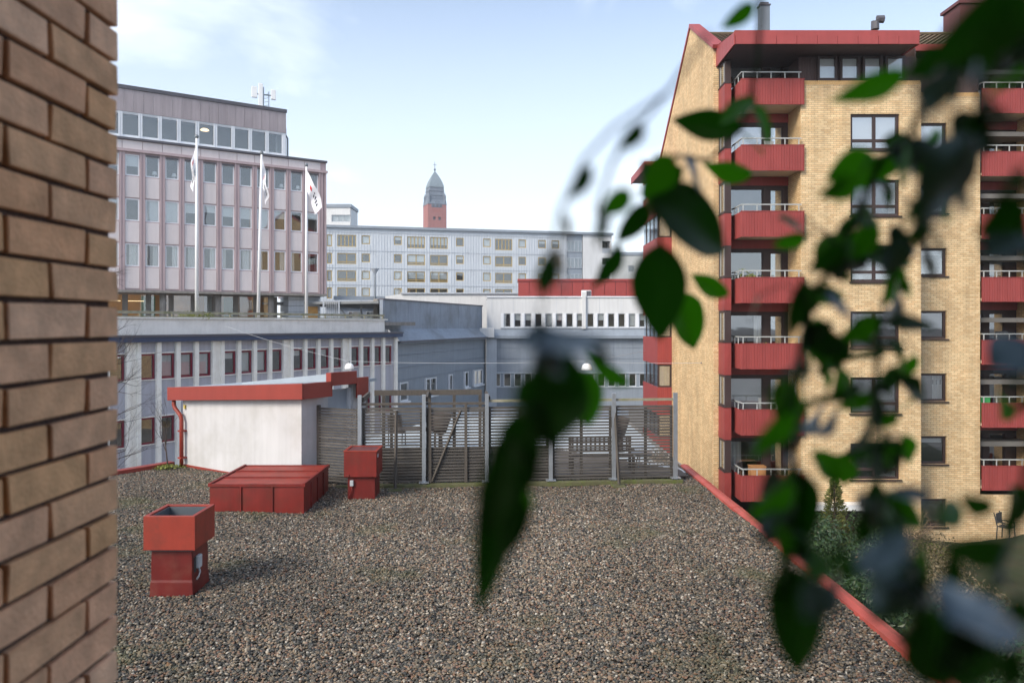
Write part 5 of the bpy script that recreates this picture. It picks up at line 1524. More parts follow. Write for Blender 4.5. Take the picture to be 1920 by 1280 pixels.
# lower box flares out at the foot where the sheet is dented
prof = [(0.322,-0.03),(0.316,0.10),(0.312,0.19),(0.302,0.225),(0.304,0.42),(0.298,0.66)]
n0 = 0
for h_, z in prof: m.v += [(-h_,-h_*0.95,z),(h_,-h_*0.95,z),(h_,h_*0.95,z),(-h_,h_*0.95,z)]
for i in range(len(prof)-1):
    for k in range(4):
        a = 4*i+k; b = 4*i+(k+1)%4; m.f.append((a,b,b+4,a+4))
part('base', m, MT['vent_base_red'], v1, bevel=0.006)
part('neck', MB().box(-0.31,0.31,-0.30,0.30,0.655,0.70), MT['dark_edge'], v1)
m = MB()
o_, i_ = 0.375, 0.315
m.box(-o_,o_,-o_,-i_,0.69,1.19).box(-o_,o_,i_,o_,0.69,1.19).box(-o_,-i_,-i_,i_,0.69,1.19).box(i_,o_,-i_,i_,0.69,1.19).box(-i_,i_,-i_,i_,0.69,0.72)
part('hood', m, MT['vent_red'], v1, bevel=0.006)
part('hood_lining', MB().box(-i_+.001,-i_+0.02,-i_+0.021,i_-0.021,0.73,1.165).box(i_-0.02,i_-.001,-i_+0.021,i_-0.021,0.73,1.165).box(-i_+.001,i_-.001,-i_+.001,-i_+0.02,0.73,1.165).box(-i_+.001,i_-.001,i_-0.02,i_-.001,0.73,1.165).box(-i_,i_,-i_,i_,0.722,0.76), MT['dark_inside'], v1)
part('hood_edge', MB().box(o_-0.006,o_+0.008,-o_-0.008,-o_+0.006,0.69,1.19), MT['vent_red'], v1)
part('switch_box', MB().box(0.30,0.36,-0.17,-0.05,0.36,0.55), MT['plastic_grey'], v1, bevel=0.012)
part('switch_back', MB().box(0.29,0.315,-0.23,-0.171,0.32,0.54), MT['cable'], v1)
part('cable', MB().tube([(0.33,-0.12,0.37),(0.35,-0.12,0.30),(0.345,-0.15,0.24),(0.325,-0.18,0.2)],0.014,6), MT['white_cable'], v1, smooth=True)

v2 = thing('roof_fan_housing', 'closed red fan housing with switch box in front of the slat fence', 'roof vent', (-3.42, 17.25, RZ))
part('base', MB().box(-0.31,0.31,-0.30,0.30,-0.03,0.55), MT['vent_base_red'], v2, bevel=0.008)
part('hood', MB().box(-0.38,0.36,-0.38,0.38,0.55,1.12), MT['hatch_red'], v2, bevel=0.008)
part('top_rim', MB().box(-0.39,0.37,-0.39,-0.33,1.121,1.145).box(-0.39,0.37,0.33,0.39,1.121,1.145).box(-0.39,-0.33,-0.329,0.329,1.121,1.145).box(0.31,0.37,-0.329,0.329,1.121,1.145), MT['vent_red'], v2)
part('top_grille', MB().box(-0.32,0.30,-0.32,0.32,1.118,1.13), MT['chimney_clad'], v2)
part('hood_tag', MB().box(0.361,0.375,-0.30,-0.22,0.98,1.06), MT['plastic_grey'], v2)
part('hinge', MB().box(-0.30,-0.26,-0.40,-0.381,0.56,0.62).box(0.2,0.26,-0.40,-0.381,0.56,0.585), MT['hatch_red'], v2)
part('switch_box', MB().box(-0.25,-0.17,-0.36,-0.301,0.34,0.47), MT['plastic_grey'], v2, bevel=0.01)
part('cable', MB().tube([(-0.21,-0.33,0.35),(-0.21,-0.34,0.25),(-0.25,-0.34,0.15),(-0.27,-0.33,0.0)],0.014,6), MT['vent_base_red'], v2, smooth=True)

# ------------------------------------------------------------------ terrace floor behind the fence
deck = thing('terrace_deck', 'dark weathered plank deck behind the slat fence', 'deck', (0, 19.2, RZ))
nb_ = 34
for i in range(nb_):
    y0 = 0.15 + i*0.128
    xr = 4.55 if y0 < 0.9 else 4.55 - (y0-0.9)*0.95
    part('plank', MB().box(-4.6+0.3*y0, max(xr, 0.6), y0, y0+0.118, 0.05, 0.085), MT['deck_dark'], deck)
struct('terrace_paving', MB().quad((-7,20.0,RZ+0.036),(4.66,20.0,RZ+0.036),(4.66,31.7,RZ+0.036),(-3.0,31.7,RZ+0.036)), MT['pale_floor'], 'pale wet paving of the roof terrace behind the fence', 'ground')

# ------------------------------------------------------------------ slat fence
fA = Vector((-3.70, 18.20)); fB = Vector((4.17, 18.88))
fd = (fB-fA); FL = fd.length; fd.normalize()
fence = thing('slat_fence', 'weathered grey wooden slat fence with galvanised posts across the gravel roof', 'fence', (fA.x, fA.y, RZ), atan2(fd.y, fd.x))
fpx = [675, 795, 912.5, 1032, 1150, 1265]
def fs(xp):
    k = (xp-CX)/F; return (k*fA.y - fA.x)/(fd.x - k*fd.y)
posts = [fs(x) for x in fpx]
for i, s_ in enumerate(posts):
    part('post', cached('gpost', lambda: MB().box(-0.045,0.045,-0.045,0.045,0.06,2.28).mesh('post')), MT['galv'], fence, (s_, -0.06, 0))
    part('post_foot', cached('gfoot', lambda: MB().box(-0.12,0.12,-0.10,0.10,0.10,0.125).mesh('post_foot')), MT['galv'], fence, (s_, -0.06, 0.03))
part('sill_beam', MB().box(-0.3, FL+0.12, -0.16, 0.02, 0.0, 0.105), MT['wood_moss'], fence, bevel=0.012)
part('sill_beam', MB().box(-0.6, FL+0.05, -0.02, 0.16, -0.03, 0.06), MT['wood_moss'], fence, bevel=0.012)
for q in range(12):
    part('packer', cached('packer', lambda: MB().box(-0.12,0.12,-0.22,0.05,-0.03,-0.002).mesh('packer')), MT['wood_moss'], fence, (0.3+q*0.66,0,0))
NS = 25
for i in range(len(posts)-1):
    a, b = posts[i]+0.05, posts[i+1]-0.05
    for q in range(NS):
        z = 0.14 + q*0.0735
        sag = random.uniform(-.004,.004)
        th = 0.042 if q < 23 else 0.06
        part('slat', cached(('slat', round(b-a,2), th), lambda: MB().box(0, b-a, 0, 0.02, 0, th).mesh('slat')), MT['wood_grey'], fence, (a, random.uniform(-.004,.004), z+sag))
    mid = (a+b)/2
    part('upright', cached('upr', lambda: MB().box(-0.035,0.035,0.0,0.05,0.1,1.96).mesh('upright')), MT['wood_post'], fence, (mid+random.uniform(-.05,.05), 0.03, 0))
    part('upright', cached('upr2', lambda: MB().box(-0.03,0.03,0.0,0.04,0.1,1.96).mesh('upright')), MT['wood_post'], fence, (b-0.02, 0.03, 0))
    part('upright', cached('upr2', None), MT['wood_post'], fence, (a+0.03, 0.03, 0))
# lower boards closing the fence from behind on the left bays
for i in range(3):
    a, b = posts[i]+0.05, posts[i+1]-0.05
    for q in range(5):
        part('backing_board', MB().box(a, b, 0.05, 0.07, 0.13+q*0.17, 0.29+q*0.17), MT['wood_grey'], fence)
# top rail with moss, and the raised frame over the left bays
part('top_rail', MB().box(posts[2], FL, -0.02, 0.03, 2.08, 2.14), MT['wood_rail_moss'], fence)
part('top_rail', MB().box(posts[0], posts[2], 0.0, 0.05, 2.02, 2.08), MT['wood_post'], fence)
part('rear_beam', MB().box(posts[0]+0.2, posts[2]-0.05, 1.5, 1.56, 2.12, 2.26), MT['wood_post'], fence)
for i in range(3):
    s_ = posts[i]+0.06
    m = MB(); m.box(-0.03,0.03,-0.0,1.5,2.10,2.22)
    part('cross_beam', m, MT['wood_post'], fence, (s_,0,0))
for s_, yy in ((posts[0]+0.45,1.45),(posts[1]+0.1,1.45),(posts[1]+0.75,1.45),(posts[2]-0.1,1.45)):
    part('rear_post', cached('rpost', lambda: MB().box(-0.04,0.04,-0.04,0.04,0.08,2.12).mesh('rear_post')), MT['wood_post'], fence, (s_,yy,0))
# diagonal braced gate in the second bay
ga, gb_ = posts[1]+0.15, posts[1]+1.02
part('gate_brace', MB().tube([(ga+0.05,-0.03,0.15),(gb_-0.12,-0.03,1.88)],0.032,4), MT['wood_post'], fence)
part('gate_stile', MB().box(ga-0.04,ga+0.03,-0.045,-0.005,0.12,1.95), MT['wood_post'], fence)
part('gate_stile', MB().box(gb_-0.03,gb_+0.04,-0.045,-0.005,0.12,2.05), MT['wood_post'], fence)
# raking struts in front
for s_, dx in ((posts[0]+0.88, 0.0), (posts[4]+0.03, 0.06)):
    part('raking_strut', MB().tube([(s_,-0.05,1.9),(s_+dx*0.3,-0.42,0.08)],0.038,4), MT['wood_post'], fence)
    part('strut_foot', MB().box(s_-0.16,s_+0.16,-0.6,-0.28,-0.02,0.06), MT['wood_moss'], fence)
# short return panel from the shed to the first post
pA = Vector((-4.93, 18.72)); pB = Vector((-3.74, 18.26)); pd = pB-pA; PLn = pd.length
ret = thing('slat_screen_fence', 'short pale slat screen between the shed and the first fence post', 'fence', (pA.x, pA.y, RZ), atan2(pd.y, pd.x))
part('post', MB().box(0,0.1,0,0.09,0.0,1.98), MT['wood_post'], ret)
part('post', MB().box(PLn-0.1,PLn-0.02,0.03,0.09,0.0,1.95), MT['wood_post'], ret)
for q in range(26):
    part('slat', cached('rslat', lambda: MB().box(0.1, PLn-0.02, 0, 0.02, 0, 0.05).mesh('slat')), MT['wood_grey'], ret, (0, 0, 0.1+q*0.071))

# ------------------------------------------------------------------ terrace furniture behind the fence
bn = thing('garden_bench', 'dark lattice back bench behind the right part of the fence', 'bench', (1.55, 19.55, RZ+0.085), 0.06)
for xx in (0.0, 1.62):
    part('leg', MB().box(xx,xx+0.07,0,0.07,0,0.42), MT['bench_wood'], bn)
    part('leg', MB().box(xx,xx+0.07,0.45,0.52,0,0.9), MT['bench_wood'], bn)
    part('arm_rest', MB().box(xx,xx+0.07,-0.02,0.449,0.58,0.62), MT['bench_wood'], bn)
for q in range(5): part('seat_slat', MB().box(0,1.69,0.01+q*0.09,0.085+q*0.09,0.421,0.445), MT['bench_wood'], bn)
for q in range(13): part('back_slat', MB().box(0.08+q*0.122,0.13+q*0.122,0.46,0.475,0.5,0.9), MT['bench_wood'], bn)
for q in range(4): part('back_rail', MB().box(0.071,1.619,0.476,0.495,0.5+q*0.12,0.55+q*0.12), MT['bench_wood'], bn)
def bowl(name, label, cat, loc, top, hgt, matk):
    b = thing(name, label, cat, loc)
    part('bowl', MB().lathe([(0.12,hgt*0.45),(0.18,hgt*0.5),(top,hgt),(top-0.03,hgt),(0.16,hgt*0.56)], 16), MT[matk], b, smooth=True)
    part('stand', MB().lathe([(0.18,0),(0.15,0.05),(0.07,0.12),(0.06,hgt*0.45)], 12), MT[matk], b, smooth=True)
    return b
bowl('planter_urn', 'dark flared planter urn behind the fence near its right strut', 'planter', (3.35, 23.3, RZ+0.036), 0.34, 1.05, 'bench_wood')
bowl('planter_urn', 'dark tall planter urn seen behind the diagonal gate brace', 'planter', (-2.25, 23.5, RZ+0.036), 0.38, 1.15, 'bench_wood')
tb = thing('round_table', 'low round grey metal table behind the right end of the fence', 'table', (3.55, 20.5, RZ+0.04))
part('table_top', MB().lathe([(0.05,0.40),(0.32,0.41),(0.34,0.44),(0.3,0.46)], 20), MT['grey_metal'], tb, smooth=True)
for a in range(3): part('leg', MB().tube([(0.1*cos(a*2.1),0.1*sin(a*2.1),0.40),(0.28*cos(a*2.1),0.28*sin(a*2.1),0.0)],0.018,6), MT['grey_metal'], tb)
def chair(loc, rz, label):
    c = thing('garden_chair', label, 'chair', loc, rz, 'chairs behind the fence')
    for xx in (0, 0.46):
        part('leg', MB().tube([(xx,0,0),(xx,0.04,0.45)],0.018,6), MT['cable'], c)
        part('leg', MB().tube([(xx,0.46,0),(xx,0.42,0.45),(xx,0.56,0.95)],0.018,6), MT['cable'], c)
    for q in range(5): part('seat_slat', MB().box(-0.01,0.47,0.02+q*0.09,0.09+q*0.09,0.45,0.47), MT['bench_wood'], c)
    for q in range(4): part('back_slat', MB().box(-0.01,0.47,0.46+q*0.03,0.48+q*0.03,0.56+q*0.1,0.63+q*0.1), MT['bench_wood'], c)
chair((-3.9, 24.2, RZ+0.036), 0.4, 'dark slatted chair behind the leftmost bay of the fence')
chair((-2.95, 24.6, RZ+0.036), -0.5, 'dark slatted chair beside the tall planter urn')
tb2 = thing('garden_table', 'dark wooden garden table behind the left bays of the fence', 'table', (-3.0, 23.3, RZ+0.036), 0.1)
for q in range(6): part('table_slat', MB().box(-0.7,0.7,-0.33+q*0.11,-0.23+q*0.11,0.68,0.71), MT['bench_wood'], tb2)
for sx in (-0.6,0.6):
    for sy in (-0.25,0.2): part('leg', MB().box(sx-0.03,sx+0.03,sy-0.03,sy+0.03,0,0.679), MT['bench_wood'], tb2)

# ------------------------------------------------------------------ wires and hanging street lamps
def sag(a, b, d, n=14):
    a = Vector(a); b = Vector(b)
    return [tuple(a.lerp(b, i/n) - Vector((0,0,d*4*(i/n)*(1-i/n)))) for i in range(n+1)]
wallpt = P(1316, 680, 34.55)          # eye bolt on the gable
farpt = P(425, 612, 46.3)
l1 = P(655, 677, 40.0); l2 = P(1100, 677, 35.5)
spw = thing('span_wire', 'thin pale span wire crossing the street to the brick gable', 'wire', tuple(wallpt))
def wire(pts, r=0.008): 
    m = MB().tube([tuple(Vector(p)-wallpt) for p in pts], r, 5); return m
part('strand', wire(sag(wallpt, l2, 0.05)), MT['white_cable'], spw)
part('strand', wire(sag(l2, l1, 0.10)), MT['white_cable'], spw)
part('strand', wire(sag(l1, farpt, 0.12)), MT['white_cable'], spw)
part('strand', wire(sag(P(1210,657,44.0), l2, 0.03), 0.006), MT['white_cable'], spw)
part('wall_eye', MB().box(-0.05,0.55,-0.03,0.03,-0.03,0.03), MT['grey_metal'], spw)
for pos, lab in ((l1, 'white dome lamp hanging on the wire in front of the finned building'), (l2, 'white dome lamp hanging on the wire near the brick gable')):
    ll = thing('hanging_lamp', lab, 'lamp', tuple(pos))
    part('dome', MB().lathe([(0.255,-0.42),(0.25,-0.36),(0.235,-0.27),(0.19,-0.18),(0.12,-0.12),(0.04,-0.10)], 18), MT['white_plastic'], ll, smooth=True)
    part('hanger', MB().tube([(0,0,0.03),(0,0,-0.12)],0.03,8).tube([(-0.15,0,0.0),(0.15,0,0.0)],0.02,6), MT['grey_metal'], ll)

# ------------------------------------------------------------------ bare trees
def grow(m, p, d, ln, r, depth, rr, twist=0.5, seg=3, shrink=0.74):
    pts = [p]; rad = [r]
    for i in range(seg):
        d = (d + Vector((rr.gauss(0,.13), rr.gauss(0,.13), rr.gauss(0.04,.08)))).normalized()
        p = p + d*ln/seg; pts.append(p); rad.append(r*(1-0.35*(i+1)/seg))
    m.tube(pts, rad, 5 if depth > 1 else 3, cap=False)
    if depth == 0: return
    for k in range(rr.choice([2,3,3])):
        a = Vector((rr.gauss(0,1), rr.gauss(0,1), rr.gauss(0.1,.6))).normalized()
        nd = (d*(1-twist) + a*twist).normalized()
        bp_ = pts[-1] if k == 0 else pts[rr.choice([1,2,3])]
        grow(m, bp_, nd, ln*shrink*rr.uniform(.75,1.1), rad[-1]*0.72, depth-1, rr, twist, seg, shrink)
def bare_tree(name, label, loc, h, r, depth, seed, lean=(0,0,1), mk='twig', twist=0.5):
    rr = random.Random(seed); t = thing(name, label, 'tree', loc)
    tm = MB(); tm.tube([(0,0,-0.1),Vector(lean).normalized()*h*0.3],[r,r*0.7],7)
    part('trunk', tm, MT[mk], t, smooth=True)
    cm = MB(); top = Vector(lean).normalized()*h*0.3
    for q in range(4):
        a = Vector((rr.gauss(0,.6), rr.gauss(0,.6), 1)).normalized()
        grow(cm, top*rr.uniform(.6,1), (a*0.6+Vector(lean)*0.4).normalized(), h*0.28, r*0.5, depth, rr, twist)
    part('crown', cm, MT[mk], t)
    return t
bt_ = thing('bare_tree', 'leafless street tree with fine twigs at the brick wall edge', 'tree', (-17.3, 30.5, -0.5))
rr = random.Random(14); tm = MB()
tm.tube([(0,0,-0.1),(0.1,0,4),(0.0,0.1,8),(0.15,0,12.5)],[0.15,0.12,0.08,0.03],8)
part('trunk', tm, MT['twig'], bt_, smooth=True)
cm = MB()
for q in range(30):
    h_ = rr.uniform(2.5, 12.0); a = rr.uniform(-1.2, 1.2) if q % 3 else rr.uniform(0, 6.28)
    grow(cm, Vector((0.05,0,h_)), Vector((cos(a), sin(a), rr.uniform(.0,.7))).normalized(), rr.uniform(1.0,1.5)*(1.15-0.04*h_), 0.024, 4, rr, 0.42)
part('crown', cm, MT['twig'], bt_)
bare_tree('bare_sapling', 'leafless sapling growing beside the red downpipe', (-9.55, 20.75, RZ), 2.2, 0.022, 3, 9, (-0.12,0,1), 'twig', 0.32)
ms = thing('moss_tuft', 'green moss tuft at the foot of the shed downpipe', 'plant', (-9.45, 20.65, RZ))
part('foliage', leaf_cloud((0.45,0.3,0.12), 500, 0.03, 12), MT['leaf_yellow'], ms, (0,0,0.05))
# ------------------------------------------------------------------ garden between the roof and the apartments
def shrub(name, label, cat, loc, rad, n, size, mk, seed, stem_h, group=None):
    t = thing(name, label, cat, loc, 0, group)
    part('foliage', leaf_cloud(rad, n, size, seed), MT[mk], t, (0,0,stem_h))
    part('stem', MB().tube([(0,0,-0.1),(0.05,0.02,stem_h*0.5),(0,0,stem_h)],[0.06,0.05,0.02],6), MT['twig'], t)
    return t
shrub('ivy_bush', 'dense tall ivy bush right against the pink roof edge', 'bush', (6.9, 13.8, 0.0), (1.5,2.9,1.5), 10000, 0.055, 'leaf_ivy', 31, 3.5)
shrub('ivy_bush', 'tall dark ivy bush at the lower right corner', 'bush', (7.9, 12.2, 0.0), (1.5,1.5,1.8), 6500, 0.055, 'leaf_ivy', 32, 2.5)
shrub('ivy_bush', 'ivy covered mound in front of the lowest red balcony', 'bush', (8.9, 21.6, 0.0), (1.7,1.9,1.8), 6500, 0.06, 'leaf_ivy', 33, 1.9)
shrub('ivy_bush', 'low spreading ivy in the middle of the garden', 'bush', (10.2, 22.6, 0.0), (1.8,2.0,0.9), 5000, 0.06, 'leaf_ivy', 39, 0.8)
shrub('dry_bush', 'brownish twiggy bush beyond the ivy on the right', 'bush', (9.2, 16.0, 0.0), (1.7,1.7,1.5), 6000, 0.05, 'leaf_dry', 34, 2.2)
shrub('dry_bush', 'broad dry climber heap in the middle of the garden', 'bush', (10.9, 19.6, 0.0), (2.1,1.8,1.2), 5500, 0.05, 'leaf_dry', 36, 1.6)
shrub('dry_bush', 'straggly dry climber heap below the ground floor window', 'bush', (14.2, 26.6, 0.0), (2.1,1.8,0.9), 4000, 0.05, 'leaf_dry', 35, 0.7)
# conifer: conical, many sprays
cf = thing('conifer', 'slender green conifer in front of the brick ground floor', 'tree', (11.75, 27.2, 0.0))
rr = random.Random(50); m = MB()
for _ in range(5200):
    t = rr.random(); z = 0.1 + 3.3*t; rmax = 0.95*(1-t)**0.8 + 0.05
    a = rr.uniform(0, 6.283); r_ = rmax*(rr.random()**0.4)*(0.75+0.25*sin(z*9+a*3))
    p = Vector((r_*cos(a), r_*sin(a), z - 0.15*r_)); d = Vector((cos(a), sin(a), rr.uniform(.1,.8))).normalized()
    u = d.cross(Vector((rr.gauss(0,1),rr.gauss(0,1),rr.gauss(0,1)))).normalized(); s_ = rr.uniform(.05,.10)
    k = len(m.v); m.v += [tuple(p-u*s_*0.3), tuple(p+d*s_*1.4), tuple(p+u*s_*0.3)]; m.f.append((k,k+1,k+2))
part('foliage', m, MT['leaf_conifer'], cf)
part('trunk', MB().tube([(0,0,-0.1),(0,0,3.0)],[0.09,0.02],7), MT['twig'], cf)
shrub('ivy_climber', 'silvery green climber beside the conifer', 'bush', (12.7, 26.6, 0.0), (0.8,0.8,1.5), 2600, 0.055, 'leaf_ivy', 37, 1.2)
shrub('low_hedge_plant', 'yellow green ground plant below the brick window', 'plant', (15.6, 28.2, 0.0), (1.3,0.7,0.5), 1600, 0.05, 'leaf_yellow', 38, 0.45)
# bare climber on the wall
bc = thing('bare_climber', 'tangle of pale leafless stems by the ground floor window', 'plant', (15.8, 30.0, 0.0))
rr = random.Random(61); m = MB()
for q in range(16):
    a = Vector((rr.uniform(-1.2,1.2), rr.uniform(-.3,.3), 0.9)).normalized()
    grow(m, Vector((rr.uniform(-.5,.5), 0, 0)), a, 0.75, 0.03, 3, rr, 0.45)
part('stems', m, MT['twig_pale'], bc)
# garden chair by the wall
gc = thing('garden_chair', 'black metal garden chair on the lawn by the far brick wall', 'chair', (20.6, 30.9, 0.1), 0.6)
for xx in (0,0.5):
    part('leg', MB().tube([(xx,0,-0.1),(xx,0.03,0.62)],0.025,6), MT['cable'], gc)
    part('leg', MB().tube([(xx,0.5,-0.1),(xx,0.47,0.45),(xx,0.6,1.0)],0.025,6), MT['cable'], gc)
    part('arm_rest', MB().tube([(xx,0,0.62),(xx,0.5,0.64)],0.025,6), MT['cable'], gc)
part('seat', MB().box(0,0.5,0.02,0.48,0.43,0.46), MT['cable'], gc)
part('backrest', MB().box(0,0.5,0.5,0.53,0.55,0.98), MT['cable'], gc)
gt_ = thing('garden_table', 'small dark garden table near the black chair', 'table', (21.9, 30.7, 0.05))
part('table_top', MB().lathe([(0.42,0.68),(0.44,0.7),(0.42,0.72)], 18), MT['cable'], gt_)
for a in range(4): part('leg', MB().tube([(0.3*cos(a*1.57),0.3*sin(a*1.57),0.68),(0.36*cos(a*1.57+.3),0.36*sin(a*1.57+.3),-0.05)],0.02,5), MT['cable'], gt_)
wt = single('white_planting_box', MB().box(-0.45,0.45,-0.13,0.13,-0.05,0.28), MT['white_plastic'], 'white trough lying among the ivy beside the conifer', 'trough', (11.9, 24.6, 0.75), 0.7, bevel=0.02)

# ------------------------------------------------------------------ hanging plant close to the camera
def house_leaf(name, c1, c2, tc, fac, spec, ro):
    m, t, b, l = new_mat(name)
    N = t.nodes.new
    oi = N('ShaderNodeObjectInfo')
    mxc = N('ShaderNodeMix'); mxc.data_type = 'RGBA'
    mxc.inputs['A'].default_value = (*c1, 1); mxc.inputs['B'].default_value = (*c2, 1)
    l(oi.outputs['Random'], mxc.inputs['Factor']); l(mxc.outputs['Result'], b.inputs['Base Color'])
    b.inputs['Roughness'].default_value = ro
    b.inputs['Specular IOR Level'].default_value = spec
    tl_ = N('ShaderNodeBsdfTranslucent'); tl_.inputs['Color'].default_value = (*tc, 1)
    mx_ = N('ShaderNodeMixShader'); mx_.inputs['Fac'].default_value = fac
    l(b.outputs[0], mx_.inputs[1]); l(tl_.outputs[0], mx_.inputs[2]); l(mx_.outputs[0], t.nodes['Material Output'].inputs['Surface'])
    return m
LM = house_leaf('house_leaf', lin(10,22,8), lin(20,46,11), lin(38,112,5), 0.24, 0.12, 0.5)  # leaves seen in shade: the shade is put into this near-black green
LS = house_leaf('waxy_sky_leaf', lin(8,16,7), lin(14,32,9), lin(26,84,4), 0.10, 1.0, 0.3)
LS.node_tree.nodes['Principled BSDF'].inputs['Specular Tint'].default_value = (0.55, 0.78, 1.0, 1)  # blue of the reflected sky put into the specular tint
LG = house_leaf('backlit_leaf', lin(20,54,8), lin(34,78,10), lin(76,170,10), 0.36, 0.2, 0.45)  # same leaf with light shining through, put into a brighter green
def leaf_geo(ratio, fold, curl, seed):
    """pointed oval leaf, unit length along +x from its stalk, blade in xy, folded at the midrib, drooping tip"""
    rr = random.Random(seed); m = MB(); n = 12; half_n = 3
    for i in range(n+1):
        u = i/n
        wv = ratio*0.5*(sin(pi*u**0.8)**0.85)*(1-0.25*u) + 0.004
        for j in range(-half_n, half_n+1):
            v = j/half_n
            m.v.append((u, v*wv, fold*abs(v)*wv - curl*u*u + 0.02*sin(u*9+seed)*v))
    k = 2*half_n+1
    for i in range(n):
        for j in range(k-1):
            a = i*k+j; m.f.append((a, a+k, a+k+1, a+1))
    return m.mesh('leaf', True)
leaf_meshes = [leaf_geo(r_, f_, c_, s_) for r_, f_, c_, s_ in ((0.55,0.35,0.12,1),(0.62,0.25,0.22,2),(0.45,0.45,0.05,3),(0.35,0.5,0.2,4),(0.7,0.2,0.1,5),(0.28,0.6,0.15,6))]
plant = thing('hanging_plant', 'out of focus dark green leafy plant hanging in front of the view', 'plant', (0.25, 0.5, CAMZ+0.5))
def leaf(x0, y0, x1, y1, width, Y, roll=0.0, dep=0.0, look='dark'):
    """leaf from stalk pixel to tip pixel, width in pixels, at distance Y; dep: how far the tip leans away"""
    a = P(x0, y0, Y); b_ = P(x1, y1, Y+dep)
    d = b_-a; ln = d.length; ex = d.normalized()
    view = Vector((0,-1,0)); ez = (view - ex*view.dot(ex)).normalized()
    e2 = ez.copy(); e2.rotate(Matrix.Rotation(roll, 3, ex)); ez.rotate(Matrix.Rotation(-roll, 3, ex))
    if roll > 0.95: ez = ez if ez.z > e2.z else e2
    ey = ez.cross(ex)
    want = (width*Y/F)/ln/max(0.35, abs(cos(roll)))
    rat = [0.55,0.62,0.45,0.35,0.7,0.28]
    i = min(range(6), key=lambda q: abs(rat[q]-want)+random.random()*0.05)
    sy = want/rat[i]*1.12
    M4 = Matrix((( ex.x*ln, ey.x*ln*sy, ez.x*ln, a.x-plant.location.x), (ex.y*ln, ey.y*ln*sy, ez.y*ln, a.y-plant.location.y), (ex.z*ln, ey.z*ln*sy, ez.z*ln, a.z-plant.location.z), (0,0,0,1)))
    o = part('leaf', leaf_meshes[i], LG if look == 'green' else (LS if roll > 0.95 else LM), plant)
    o.matrix_local = M4
    return o
